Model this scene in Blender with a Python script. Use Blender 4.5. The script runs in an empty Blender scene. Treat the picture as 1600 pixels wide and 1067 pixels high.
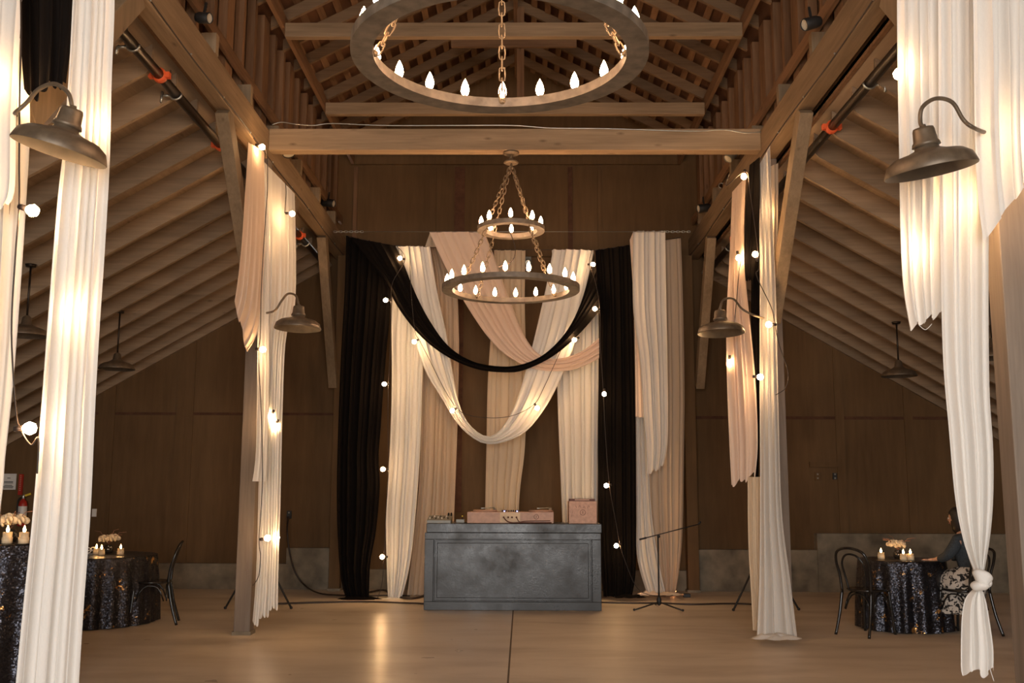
import bpy, math, random
from mathutils import Vector, Matrix, noise
R_ = math.radians
PI = math.pi
scene = bpy.context.scene
COL = scene.collection

# ------------------------------------------------------------------ camera
CAM = Vector((0.0, 0.0, 1.5))
FPX = 1565.0
cam_d = bpy.data.cameras.new('camera'); cam_d.sensor_width = 36.0
cam_d.lens = 36.0 * FPX / 1600.0; cam_d.clip_end = 200; cam_d.clip_start = 0.05
cam = bpy.data.objects.new('camera', cam_d); COL.objects.link(cam)
CM = (Matrix.Rotation(R_(0.585), 3, 'Z') @ Matrix.Rotation(R_(90 + 8.47), 3, 'X') @ Matrix.Rotation(R_(0.2), 3, 'Z'))
cam.matrix_world = Matrix.Translation(CAM) @ CM.to_4x4()
scene.camera = cam

def P(px, py, Y):
    """the point of the place at depth Y that the photo shows at pixel px, py"""
    d = CM @ Vector(((px - 800.0) / FPX, -(py - 533.5) / FPX, -1.0))
    t = Y / d.y
    return CAM + d * t
def PZ(px, py, z):
    d = CM @ Vector(((px - 800.0) / FPX, -(py - 533.5) / FPX, -1.0))
    t = (z - CAM.z) / d.z
    return CAM + d * t

# ------------------------------------------------------------------ view, world, daylight
vs = scene.view_settings
vs.view_transform = 'Standard'; vs.look = 'None'; vs.gamma = 1.0; vs.exposure = 1.48
try: vs.use_curve_mapping = False
except Exception: pass
w = bpy.data.worlds.new('world'); scene.world = w; w.use_nodes = True
bg = w.node_tree.nodes['Background']
bg.inputs[0].default_value = (1.0, 0.965, 0.93, 1); bg.inputs[1].default_value = 5.0
# daylight enters through the open barn door behind the camera (portal for the sky)
pl = bpy.data.lights.new('door_portal', 'AREA'); pl.shape = 'RECTANGLE'; pl.size = 6.0; pl.size_y = 4.4
pl.cycles.is_portal = True
po = bpy.data.objects.new('door_portal', pl); COL.objects.link(po)
po.location = (-0.1, -4.9, 2.2); po.rotation_euler = (R_(90), 0, 0)
scene.cycles.use_light_tree = True
scene.cycles.sample_clamp_indirect = 4.0
scene.cycles.max_bounces = 8; scene.cycles.diffuse_bounces = 4; scene.cycles.transmission_bounces = 6
scene.cycles.caustics_reflective = False; scene.cycles.caustics_refractive = False
scene.cycles.use_denoising = True

# ------------------------------------------------------------------ materials
def new_mat(name):
    m = bpy.data.materials.new(name); m.use_nodes = True
    nt = m.node_tree; nt.nodes.clear()
    out = nt.nodes.new('ShaderNodeOutputMaterial')
    return m, nt, out
def nd(nt, t, **kw):
    n = nt.nodes.new(t)
    for k, v in kw.items():
        if k in ('label',): continue
        setattr(n, k, v)
    return n
def ramp(nt, fac, stops):
    r = nt.nodes.new('ShaderNodeValToRGB')
    e = r.color_ramp.elements
    while len(e) < len(stops): e.new(0.5)
    for i, (p, c) in enumerate(stops):
        e[i].position = p; e[i].color = (c[0], c[1], c[2], 1)
    nt.links.new(fac, r.inputs[0]); return r.outputs[0]
def bsdf(nt, out, rough=0.6, metal=0.0, spec=0.5):
    b = nt.nodes.new('ShaderNodeBsdfPrincipled')
    b.inputs['Roughness'].default_value = rough; b.inputs['Metallic'].default_value = metal
    b.inputs['Specular IOR Level'].default_value = spec
    nt.links.new(b.outputs[0], out.inputs[0]); return b
def simple(name, c, rough=0.5, metal=0.0, spec=0.5, vary=0.12, scale=9.0, bump=0.0):
    m, nt, out = new_mat(name); b = bsdf(nt, out, rough, metal, spec)
    tc = nd(nt, 'ShaderNodeTexCoord'); nz = nd(nt, 'ShaderNodeTexNoise'); nz.inputs['Scale'].default_value = scale
    nz.inputs['Detail'].default_value = 4
    nt.links.new(tc.outputs['Object'], nz.inputs['Vector'])
    lo = [x * (1 - vary) for x in c]; hi = [min(1, x * (1 + vary)) for x in c]
    nt.links.new(ramp(nt, nz.outputs[0], [(0.3, lo), (0.7, hi)]), b.inputs['Base Color'])
    if bump:
        bp = nd(nt, 'ShaderNodeBump'); bp.inputs['Strength'].default_value = bump; bp.inputs['Distance'].default_value = 0.01
        nt.links.new(nz.outputs[0], bp.inputs['Height']); nt.links.new(bp.outputs[0], b.inputs['Normal'])
    return m
def emit(name, c, s):
    m, nt, out = new_mat(name); e = nd(nt, 'ShaderNodeEmission')
    e.inputs[0].default_value = (*c, 1); e.inputs[1].default_value = s
    nt.links.new(e.outputs[0], out.inputs[0]); return m
def wood(name, dark, light, axis, rough=0.75, grain=1.0):
    """sawn timber, grain along axis (0 x, 1 y, 2 z)"""
    m, nt, out = new_mat(name); b = bsdf(nt, out, rough, 0, 0.3)
    tc = nd(nt, 'ShaderNodeTexCoord'); oi = nd(nt, 'ShaderNodeObjectInfo')
    ad = nd(nt, 'ShaderNodeVectorMath', operation='ADD')
    sc = nd(nt, 'ShaderNodeVectorMath', operation='SCALE'); sc.inputs['Scale'].default_value = 37.0
    cmb = nd(nt, 'ShaderNodeCombineXYZ')
    for i in range(3): nt.links.new(oi.outputs['Random'], cmb.inputs[i])
    nt.links.new(cmb.outputs[0], sc.inputs[0]); nt.links.new(tc.outputs['Object'], ad.inputs[0]); nt.links.new(sc.outputs[0], ad.inputs[1])
    mp = nd(nt, 'ShaderNodeMapping'); s = [26 * grain] * 3; s[axis] = 1.3; mp.inputs['Scale'].default_value = s
    nt.links.new(ad.outputs[0], mp.inputs[0])
    n1 = nd(nt, 'ShaderNodeTexNoise'); n1.inputs['Scale'].default_value = 1.0; n1.inputs['Detail'].default_value = 6; n1.inputs['Roughness'].default_value = 0.65
    n1.inputs['Distortion'].default_value = 0.6
    nt.links.new(mp.outputs[0], n1.inputs['Vector'])
    mp2 = nd(nt, 'ShaderNodeMapping'); s2 = [5.0] * 3; s2[axis] = 0.8; mp2.inputs['Scale'].default_value = s2
    nt.links.new(ad.outputs[0], mp2.inputs[0])
    n2 = nd(nt, 'ShaderNodeTexNoise'); n2.inputs['Scale'].default_value = 1.0; n2.inputs['Detail'].default_value = 3
    nt.links.new(mp2.outputs[0], n2.inputs['Vector'])
    mx = nd(nt, 'ShaderNodeMath', operation='MULTIPLY_ADD'); mx.inputs[1].default_value = 0.5
    hf = nd(nt, 'ShaderNodeMath', operation='MULTIPLY'); hf.inputs[1].default_value = 0.5
    nt.links.new(n2.outputs[0], hf.inputs[0]); nt.links.new(n1.outputs[0], mx.inputs[0]); nt.links.new(hf.outputs[0], mx.inputs[2])
    # knots
    vo = nd(nt, 'ShaderNodeTexVoronoi'); vo.inputs['Scale'].default_value = 1.0
    mp3 = nd(nt, 'ShaderNodeMapping'); s3 = [5.5] * 3; s3[axis] = 2.0; mp3.inputs['Scale'].default_value = s3
    nt.links.new(ad.outputs[0], mp3.inputs[0]); nt.links.new(mp3.outputs[0], vo.inputs['Vector'])
    kr = ramp(nt, vo.outputs['Distance'], [(0.0, (0.35, 0.3, 0.25)), (0.12, (1, 1, 1))])
    cr = ramp(nt, mx.outputs[0], [(0.32, dark), (0.68, light)])
    hv = nd(nt, 'ShaderNodeHueSaturation')
    mr = nd(nt, 'ShaderNodeMapRange'); mr.inputs['To Min'].default_value = 0.78; mr.inputs['To Max'].default_value = 1.2
    nt.links.new(oi.outputs['Random'], mr.inputs[0]); nt.links.new(mr.outputs[0], hv.inputs['Value'])
    mm = nd(nt, 'ShaderNodeMix', data_type='RGBA', blend_type='MULTIPLY'); mm.inputs['Factor'].default_value = 0.8
    nt.links.new(cr, mm.inputs['A']); nt.links.new(kr, mm.inputs['B'])
    nt.links.new(mm.outputs['Result'], hv.inputs['Color']); nt.links.new(hv.outputs[0], b.inputs['Base Color'])
    bp = nd(nt, 'ShaderNodeBump'); bp.inputs['Strength'].default_value = 0.35; bp.inputs['Distance'].default_value = 0.004
    nt.links.new(n1.outputs[0], bp.inputs['Height']); nt.links.new(bp.outputs[0], b.inputs['Normal'])
    return m
def fabric(name, c, trans=0.4, rough=0.9, sheen=0.0, weave=0.02):
    m, nt, out = new_mat(name)
    tc = nd(nt, 'ShaderNodeTexCoord'); nz = nd(nt, 'ShaderNodeTexNoise'); nz.inputs['Scale'].default_value = 260.0; nz.inputs['Detail'].default_value = 2
    mp = nd(nt, 'ShaderNodeMapping'); mp.inputs['Scale'].default_value = (1, 1, 0.25)
    nt.links.new(tc.outputs['Object'], mp.inputs[0]); nt.links.new(mp.outputs[0], nz.inputs['Vector'])
    col = ramp(nt, nz.outputs[0], [(0.3, [x * (1 - weave) for x in c]), (0.7, [min(1, x * (1 + weave)) for x in c])])
    d = nd(nt, 'ShaderNodeBsdfPrincipled'); d.inputs['Roughness'].default_value = rough; d.inputs['Specular IOR Level'].default_value = 0.15
    d.inputs['Sheen Weight'].default_value = sheen
    t = nd(nt, 'ShaderNodeBsdfTranslucent'); mx = nd(nt, 'ShaderNodeMixShader'); mx.inputs[0].default_value = trans
    nt.links.new(col, d.inputs['Base Color']); nt.links.new(col, t.inputs['Color'])
    nt.links.new(d.outputs[0], mx.inputs[1]); nt.links.new(t.outputs[0], mx.inputs[2]); nt.links.new(mx.outputs[0], out.inputs[0])
    return m
def sequin(name):
    m, nt, out = new_mat(name); b = bsdf(nt, out, 0.32, 0.9, 0.5)
    tc = nd(nt, 'ShaderNodeTexCoord'); vo = nd(nt, 'ShaderNodeTexVoronoi'); vo.inputs['Scale'].default_value = 110.0
    nt.links.new(tc.outputs['Object'], vo.inputs['Vector'])
    sub = nd(nt, 'ShaderNodeVectorMath', operation='SUBTRACT'); sub.inputs[1].default_value = (0.5, 0.5, 0.5)
    nt.links.new(vo.outputs['Color'], sub.inputs[0])
    scl = nd(nt, 'ShaderNodeVectorMath', operation='SCALE'); scl.inputs['Scale'].default_value = 0.6
    nt.links.new(sub.outputs[0], scl.inputs[0])
    ge = nd(nt, 'ShaderNodeNewGeometry'); ad = nd(nt, 'ShaderNodeVectorMath', operation='ADD'); nm = nd(nt, 'ShaderNodeVectorMath', operation='NORMALIZE')
    nt.links.new(ge.outputs['Normal'], ad.inputs[0]); nt.links.new(scl.outputs[0], ad.inputs[1]); nt.links.new(ad.outputs[0], nm.inputs[0])
    nt.links.new(nm.outputs[0], b.inputs['Normal'])
    nz = nd(nt, 'ShaderNodeTexNoise'); nz.inputs['Scale'].default_value = 7.0; nz.inputs['Detail'].default_value = 5; nz.inputs['Roughness'].default_value = 0.75
    nt.links.new(tc.outputs['Object'], nz.inputs['Vector'])
    nt.links.new(ramp(nt, nz.outputs[0], [(0.0, (0.045, 0.052, 0.07)), (0.61, (0.05, 0.05, 0.06)), (0.66, (0.75, 0.42, 0.14)), (1.0, (0.9, 0.55, 0.2))]), b.inputs['Base Color'])
    return m

M = {}
WD, WL = (0.17, 0.112, 0.062), (0.34, 0.235, 0.14)
for i, a in enumerate('xyz'):
    M['beam_' + a] = wood('beam_wood_' + a, WD, WL, i)
    M['rafter_' + a] = wood('rafter_wood_' + a, (0.20, 0.14, 0.088), (0.36, 0.26, 0.168), i)
    M['red_' + a] = wood('red_wood_' + a, (0.12, 0.062, 0.03), (0.26, 0.145, 0.075), i)
M['nave'] = wood('nave_rafter_wood', (0.12, 0.072, 0.038), (0.22, 0.137, 0.075), 0)
M['brace'] = wood('brace_wood', (0.17, 0.12, 0.07), (0.31, 0.225, 0.14), 2)
M['post'] = wood('post_wood', (0.14, 0.11, 0.085), (0.25, 0.20, 0.16), 2)
M['deck'] = wood('deck_wood', (0.07, 0.03, 0.016), (0.13, 0.06, 0.03), 1, 0.85, 0.4)
M['ivory'] = fabric('ivory_chiffon', (0.80, 0.76, 0.70), 0.32)
M['white'] = fabric('white_chiffon', (0.84, 0.82, 0.78), 0.32)
M['blush'] = fabric('blush_chiffon', (0.82, 0.66, 0.54), 0.32)
M['cream'] = fabric('cream_chiffon', (0.76, 0.62, 0.45), 0.32)
M['sand'] = fabric('sand_chiffon', (0.70, 0.55, 0.40), 0.35)
M['black'] = fabric('black_chiffon', (0.007, 0.005, 0.004), 0.35)
M['sequin'] = sequin('sequin_cloth')
M['bronze'] = simple('bronze_metal', (0.13, 0.095, 0.062), 0.45, 0.35, 0.5, 0.25, 20)
M['bronze_in'] = simple('bronze_inner', (0.10, 0.078, 0.055), 0.5, 0.2, 0.4, 0.2, 15)
M['ring'] = simple('ring_iron', (0.18, 0.148, 0.115), 0.55, 0.35, 0.4, 0.3, 14, 0.2)
M['chain'] = simple('chain_iron', (0.21, 0.15, 0.09), 0.5, 0.4, 0.5, 0.2, 30)
M['darkpipe'] = simple('dark_pipe', (0.035, 0.026, 0.02), 0.35, 0.7, 0.5)
M['steel'] = simple('galvanised_steel', (0.42, 0.42, 0.38), 0.35, 0.85, 0.5)
M['orange'] = simple('orange_coupling', (0.75, 0.12, 0.035), 0.45)
M['cable'] = simple('dark_cable', (0.03, 0.018, 0.012), 0.5)
M['socket'] = simple('socket_black', (0.03, 0.02, 0.016), 0.45)
M['black_gloss'] = simple('black_lacquer', (0.012, 0.011, 0.010), 0.18, 0, 0.6)
M['black_matt'] = simple('black_matt', (0.014, 0.013, 0.012), 0.55)
M['skin'] = simple('skin', (0.50, 0.30, 0.21), 0.55, vary=0.05)
M['hair'] = simple('dark_hair', (0.015, 0.010, 0.008), 0.5, vary=0.3, scale=60)
M['denim'] = simple('dark_denim', (0.035, 0.045, 0.055), 0.85, vary=0.3, scale=60, bump=0.2)
M['wax'] = simple('candle_wax', (0.85, 0.66, 0.42), 0.5, vary=0.04)
M['plaster_white'] = simple('white_plastic', (0.72, 0.70, 0.66), 0.4, vary=0.05)
M['petal'] = simple('ivory_petals', (0.75, 0.62, 0.42), 0.6, vary=0.15, scale=40)
M['dusty'] = simple('dusty_stems', (0.34, 0.16, 0.10), 0.7)
M['vase'] = simple('dark_glass_vase', (0.02, 0.018, 0.016), 0.12, 0, 0.7)
M['red'] = simple('extinguisher_red', (0.42, 0.03, 0.02), 0.3)
M['yellow'] = simple('yellow_tag', (0.75, 0.55, 0.05), 0.5)
M['blue_led'] = emit('blue_led', (0.25, 0.3, 1.0), 2.5)
M['flame'] = emit('candle_flame', (1.0, 0.52, 0.18), 22.0)
M['bulb'] = emit('globe_bulb_glow', (1.0, 0.59, 0.27), 68.0)
M['cbulb'] = emit('chandelier_bulb_glow', (1.0, 0.58, 0.31), 46.0)
M['floorlamp'] = emit('floor_light_glow', (1.0, 0.36, 0.12), 20.0)
M['copper'] = simple('pinkish_plywood', (0.47, 0.27, 0.18), 0.5, vary=0.12, scale=22)
M['pale_wood'] = simple('pale_pink_wood', (0.55, 0.32, 0.22), 0.55, vary=0.14, scale=26)
M['pale_patch'] = simple('pale_wood_patch', (0.62, 0.45, 0.28), 0.55)
M['ink'] = simple('dark_print', (0.12, 0.04, 0.025), 0.6)
M['grey_elec'] = simple('grey_plastic', (0.22, 0.21, 0.17), 0.4)
M['glass_lens'] = simple('lamp_lens', (0.55, 0.50, 0.40), 0.2, 0.2)

def mat_backwall():
    m, nt, out = new_mat('brown_plywood_panels'); b = bsdf(nt, out, 0.8, 0, 0.25)
    tc = nd(nt, 'ShaderNodeTexCoord'); mp = nd(nt, 'ShaderNodeMapping'); mp.inputs['Scale'].default_value = (14, 14, 1.6)
    nt.links.new(tc.outputs['Object'], mp.inputs[0])
    n1 = nd(nt, 'ShaderNodeTexNoise'); n1.inputs['Scale'].default_value = 1; n1.inputs['Detail'].default_value = 7; nt.links.new(mp.outputs[0], n1.inputs['Vector'])
    n2 = nd(nt, 'ShaderNodeTexNoise'); n2.inputs['Scale'].default_value = 0.7; n2.inputs['Detail'].default_value = 3; nt.links.new(tc.outputs['Object'], n2.inputs['Vector'])
    mx = nd(nt, 'ShaderNodeMath', operation='MULTIPLY_ADD'); mx.inputs[1].default_value = 0.4
    h = nd(nt, 'ShaderNodeMath', operation='MULTIPLY'); h.inputs[1].default_value = 0.6
    nt.links.new(n2.outputs[0], h.inputs[0]); nt.links.new(n1.outputs[0], mx.inputs[0]); nt.links.new(h.outputs[0], mx.inputs[2])
    nt.links.new(ramp(nt, mx.outputs[0], [(0.35, (0.10, 0.056, 0.023)), (0.65, (0.16, 0.092, 0.040))]), b.inputs['Base Color'])
    # dark panel joints every 2.44 m
    return m
M['panel'] = mat_backwall()
def mat_floor():
    m, nt, out = new_mat('polished_concrete'); b = bsdf(nt, out, 0.3, 0, 0.5)
    tc = nd(nt, 'ShaderNodeTexCoord')
    n1 = nd(nt, 'ShaderNodeTexNoise'); n1.inputs['Scale'].default_value = 0.9; n1.inputs['Detail'].default_value = 8; n1.inputs['Roughness'].default_value = 0.6; n1.inputs['Distortion'].default_value = 0.4
    mp = nd(nt, 'ShaderNodeMapping'); mp.inputs['Scale'].default_value = (0.7, 2.2, 1)
    nt.links.new(tc.outputs['Object'], mp.inputs[0]); nt.links.new(mp.outputs[0], n1.inputs['Vector'])
    nt.links.new(ramp(nt, n1.outputs[0], [(0.3, (0.50, 0.41, 0.315)), (0.52, (0.64, 0.55, 0.445)), (0.75, (0.72, 0.63, 0.52))]), b.inputs['Base Color'])
    n2 = nd(nt, 'ShaderNodeTexNoise'); n2.inputs['Scale'].default_value = 3.0; n2.inputs['Detail'].default_value = 6; nt.links.new(tc.outputs['Object'], n2.inputs['Vector'])
    mr = nd(nt, 'ShaderNodeMapRange'); mr.inputs['To Min'].default_value = 0.22; mr.inputs['To Max'].default_value = 0.40
    # the slab left of the joint is polished, the one on the right is dull
    sp = nd(nt, 'ShaderNodeSeparateXYZ'); nt.links.new(tc.outputs['Object'], sp.inputs[0])
    gt = nd(nt, 'ShaderNodeMath', operation='GREATER_THAN'); gt.inputs[1].default_value = -0.107; nt.links.new(sp.outputs[0], gt.inputs[0])
    m2 = nd(nt, 'ShaderNodeMath', operation='MULTIPLY_ADD'); m2.inputs[1].default_value = 0.18
    nt.links.new(n2.outputs[0], mr.inputs[0]); nt.links.new(gt.outputs[0], m2.inputs[0]); nt.links.new(mr.outputs[0], m2.inputs[2]); nt.links.new(m2.outputs[0], b.inputs['Roughness'])
    bp = nd(nt, 'ShaderNodeBump'); bp.inputs['Strength'].default_value = 0.05; bp.inputs['Distance'].default_value = 0.004
    nt.links.new(n2.outputs[0], bp.inputs['Height']); nt.links.new(bp.outputs[0], b.inputs['Normal'])
    return m
M['floor'] = mat_floor()
M['stem'] = simple('stained_concrete', (0.20, 0.165, 0.115), 0.85, vary=0.45, scale=3.5, bump=0.4)
M['joint'] = simple('floor_joint', (0.12, 0.085, 0.055), 0.9)
def mat_desk():
    m, nt, out = new_mat('worn_black_metal_skin'); b = bsdf(nt, out, 0.33, 0.0, 0.36)
    tc = nd(nt, 'ShaderNodeTexCoord'); n1 = nd(nt, 'ShaderNodeTexNoise'); n1.inputs['Scale'].default_value = 2.6; n1.inputs['Detail'].default_value = 9; n1.inputs['Roughness'].default_value = 0.7
    nt.links.new(tc.outputs['Object'], n1.inputs['Vector'])
    nt.links.new(ramp(nt, n1.outputs[0], [(0.3, (0.010, 0.010, 0.010)), (0.7, (0.030, 0.030, 0.029))]), b.inputs['Base Color'])
    mr = nd(nt, 'ShaderNodeMapRange'); mr.inputs['From Min'].default_value = 0.3; mr.inputs['From Max'].default_value = 0.7; mr.inputs['To Min'].default_value = 0.16; mr.inputs['To Max'].default_value = 0.5
    nt.links.new(n1.outputs[0], mr.inputs[0]); nt.links.new(mr.outputs[0], b.inputs['Roughness'])
    n3 = nd(nt, 'ShaderNodeTexNoise'); n3.inputs['Scale'].default_value = 60; nt.links.new(tc.outputs['Object'], n3.inputs['Vector'])
    bp = nd(nt, 'ShaderNodeBump'); bp.inputs['Strength'].default_value = 0.25; bp.inputs['Distance'].default_value = 0.003
    nt.links.new(n3.outputs[0], bp.inputs['Height']); nt.links.new(bp.outputs[0], b.inputs['Normal'])
    return m
M['desk'] = mat_desk()
def mat_cow():
    m, nt, out = new_mat('black_and_white_print'); b = bsdf(nt, out, 0.9)
    tc = nd(nt, 'ShaderNodeTexCoord'); n1 = nd(nt, 'ShaderNodeTexNoise'); n1.inputs['Scale'].default_value = 19; n1.inputs['Detail'].default_value = 2; n1.inputs['Distortion'].default_value = 1.0
    nt.links.new(tc.outputs['Object'], n1.inputs['Vector'])
    nt.links.new(ramp(nt, n1.outputs[0], [(0.47, (0.015, 0.013, 0.012)), (0.50, (0.55, 0.50, 0.44))]), b.inputs['Base Color']); return m
M['print'] = mat_cow()

# ------------------------------------------------------------------ mesh builder
class MB:
    def __init__(s): s.v = []; s.f = []; s.sm = []
    def add(s, vs_, fs, smooth=False):
        o = len(s.v); s.v += [tuple(v) for v in vs_]
        for f in fs: s.f.append([i + o for i in f]); s.sm.append(smooth)
        return s
    def box(s, x0, x1, y0, y1, z0, z1):
        v = [(x0,y0,z0),(x1,y0,z0),(x1,y1,z0),(x0,y1,z0),(x0,y0,z1),(x1,y0,z1),(x1,y1,z1),(x0,y1,z1)]
        return s.add(v, [(0,3,2,1),(4,5,6,7),(0,1,5,4),(1,2,6,5),(2,3,7,6),(3,0,4,7)])
    def bar(s, a, b, wd, ht, side=Vector((1,0,0))):
        """a square bar from a to b; wd measured along side, ht across it"""
        a = Vector(a); b = Vector(b); d = (b - a).normalized()
        sd = (side - d * side.dot(d)).normalized(); up = d.cross(sd)
        v = []
        for p in (a, b):
            for i, j in ((-1,-1),(1,-1),(1,1),(-1,1)): v.append(p + sd * (i * wd / 2) + up * (j * ht / 2))
        return s.add(v, [(0,1,2,3),(7,6,5,4),(0,4,5,1),(1,5,6,2),(2,6,7,3),(3,7,4,0)])
    def tube(s, pts, r, n=8, cap=True, closed=False):
        pts = [Vector(p) for p in pts]; rs = r if isinstance(r, (list, tuple)) else [r] * len(pts)
        m = len(pts); prev = None; v = []
        for i, p in enumerate(pts):
            if closed: d = pts[(i + 1) % m] - pts[(i - 1) % m]
            else: d = (pts[min(i + 1, m - 1)] - pts[max(i - 1, 0)])
            d = d.normalized() if d.length > 1e-9 else Vector((0,0,1))
            if prev is None:
                prev = d.cross(Vector((0,0,1)) if abs(d.z) < 0.9 else Vector((1,0,0))).normalized()
            else:
                prev = (prev - d * prev.dot(d)).normalized()
            q = d.cross(prev)
            for k in range(n):
                a = 2 * PI * k / n; v.append(p + (prev * math.cos(a) + q * math.sin(a)) * rs[i])
        f = []
        for i in range(m if closed else m - 1):
            j = (i + 1) % m
            for k in range(n): f.append((i*n+k, i*n+(k+1)%n, j*n+(k+1)%n, j*n+k))
        if cap and not closed:
            f.append(tuple(range(n))[::-1]); f.append(tuple((m-1)*n + k for k in range(n)))
        return s.add(v, f, True)
    def lathe(s, prof, c=(0,0,0), n=24, axis=Vector((0,0,1)), cap=False):
        """prof: (radius, height) pairs turned about axis through c"""
        axis = Vector(axis).normalized(); q = Vector((0,0,1)).rotation_difference(axis); c = Vector(c); v = []
        for r, h in prof:
            for k in range(n):
                a = 2*PI*k/n; v.append(c + q @ Vector((r*math.cos(a), r*math.sin(a), h)))
        f = []
        for i in range(len(prof)-1):
            for k in range(n): f.append((i*n+k, i*n+(k+1)%n, (i+1)*n+(k+1)%n, (i+1)*n+k))
        if cap:
            f.append(tuple(range(n))[::-1]); f.append(tuple((len(prof)-1)*n+k for k in range(n)))
        return s.add(v, f, True)
    def ball(s, c, r, n=10, sc=(1,1,1), rot=None):
        prof = [(max(1e-4, math.sin(PI*i/n)), -math.cos(PI*i/n)) for i in range(n+1)]
        v = []; m = n + 2
        for rr, h in prof:
            for k in range(m):
                a = 2*PI*k/m; p = Vector((rr*math.cos(a)*r*sc[0], rr*math.sin(a)*r*sc[1], h*r*sc[2]))
                if rot: p = rot @ p
                v.append(Vector(c) + p)
        f = [(i*m+k, i*m+(k+1)%m, (i+1)*m+(k+1)%m, (i+1)*m+k) for i in range(n) for k in range(m)]
        return s.add(v, f, True)
    def build(s, name, mat, parent=None, origin=None, bevel=0.0):
        me = bpy.data.meshes.new(name)
        o_ = Vector(origin) if origin is not None else Vector((0,0,0))
        me.from_pydata([tuple(Vector(v) - o_) for v in s.v], [], s.f)
        me.polygons.foreach_set('use_smooth', s.sm); me.materials.append(mat); me.update()
        ob = bpy.data.objects.new(name, me); COL.objects.link(ob); ob.location = o_
        if parent is not None:
            ob.parent = parent
            wl = Vector(parent.location); q_ = parent.parent
            while q_ is not None: wl += Vector(q_.location); q_ = q_.parent
            ob.location = o_ - wl
        if bevel:
            b = ob.modifiers.new('edge', 'BEVEL'); b.width = bevel; b.segments = 2; b.limit_method = 'ANGLE'
        return ob
def tag(o, label=None, cat=None, group=None, kind=None):
    if label: o['label'] = label
    if cat: o['category'] = cat
    if group: o['group'] = group
    if kind: o['kind'] = kind
    return o
def empty(name, loc, label, cat, group=None):
    o = bpy.data.objects.new(name, None); COL.objects.link(o); o.location = Vector(loc); o.empty_display_size = 0.1
    return tag(o, label, cat, group)
def kids(o): return [c for c in bpy.data.objects if c.parent == o]
def copy_tree(o, parent=None):
    c = o.copy(); COL.objects.link(c)
    if parent is not None: c.parent = parent
    for k in kids(o): copy_tree(k, c)
    return c
def catmull(pts, n=6):
    pts = [Vector(p) for p in pts]
    if len(pts) < 3: return pts
    o = []
    for i in range(len(pts)-1):
        p0 = pts[max(i-1,0)]; p1 = pts[i]; p2 = pts[i+1]; p3 = pts[min(i+2,len(pts)-1)]
        for k in range(n):
            t = k/n
            o.append(0.5*((2*p1)+(-p0+p2)*t+(2*p0-5*p1+4*p2-p3)*t*t+(-p0+3*p1-3*p2+p3)*t**3))
    o.append(pts[-1]); return o
def struct(name, mb, m, **k): return tag(mb.build(name, m, **k), kind='structure')

# ------------------------------------------------------------------ the barn shell
XL, XR = -2.925, 2.745        # post lines
YB = 15.75                    # back wall
YF = -5.0                     # front wall with the door opening
zl = lambda x: 6.86 - 0.575 * abs(x)      # underside of left aisle rafters
zr = lambda x: 6.64 - 0.580 * abs(x)
struct('floor', MB().box(-9, 9, YF - 3, 16.2, -0.2, 0.0), M['floor'])
struct('trim_floor_joint', MB().box(-0.115, -0.099, YF, YB, 0.0, 0.0012), M['joint'])
RX, RZ = -0.10, 8.42          # ridge
# back wall: gable panel over the nave, then the two lower aisle walls, one outline
bw = MB()
out_ = [(-8.6, 0), (8.4, 0), (8.4, zr(8.4) + .2), (2.9, zr(2.9) + .24), (2.9, 7.2), (RX, RZ + 0.42), (-3.05, 7.2), (-3.05, zl(3.05) + .24), (-8.6, zl(8.6) + .2)]
n_ = len(out_)
bw.add([(x, YB, z) for x, z in out_] + [(x, YB + .12, z) for x, z in out_], [tuple(range(n_)), tuple(range(2*n_-1, n_-1, -1))] + [(i, n_+i, n_+(i+1) % n_, (i+1) % n_) for i in range(n_)])
struct('wall_back', bw, M['panel'])
struct('wall_left', MB().box(-8.7, -8.6, YF, YB, 0, 2.2), M['panel'])
struct('wall_right', MB().box(8.4, 8.5, YF, YB, 0, 2.1), M['panel'])
fw = MB()
fw.box(-8.7, -3.1, YF - .1, YF, 0, 5.2); fw.box(2.9, 8.5, YF - .1, YF, 0, 5.2); fw.box(-3.1, 2.9, YF - .1, YF, 4.4, 5.2); fw.box(-3.2, 3.0, YF - .1, YF, 5.2, 8.6)
struct('wall_front', fw, M['panel'])
# clerestory boarding above the plates
struct('wall_clerestory_left', MB().box(-3.12, -3.08, YF, YB, 5.28, 7.0), M['red_z'])
struct('wall_clerestory_right', MB().box(2.90, 2.94, YF, YB, 5.16, 7.0), M['red_z'])
# roof decks
def slab(name, x0, z0, x1, z1, t, m):
    b = MB(); b.add([(x0,YF,z0),(x1,YF,z1),(x1,YB,z1),(x0,YB,z0),(x0,YF,z0+t),(x1,YF,z1+t),(x1,YB,z1+t),(x0,YB,z0+t)], [(0,3,2,1),(4,5,6,7),(0,1,5,4),(1,2,6,5),(2,3,7,6),(3,0,4,7)])
    return struct(name, b, m)
slab('ceiling_nave_left', -3.1, 6.93, RX, RZ + .22, .05, M['deck'])
slab('ceiling_nave_right', 2.92, 6.93, RX, RZ + .22, .05, M['deck'])
AD = 0.235
slab('ceiling_aisle_left', -8.7, zl(8.7) + AD, -3.08, zl(3.08) + AD, .04, M['rafter_y'])
slab('ceiling_aisle_right', 8.5, zr(8.5) + AD, 2.90, zr(2.90) + AD, .04, M['rafter_y'])

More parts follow.
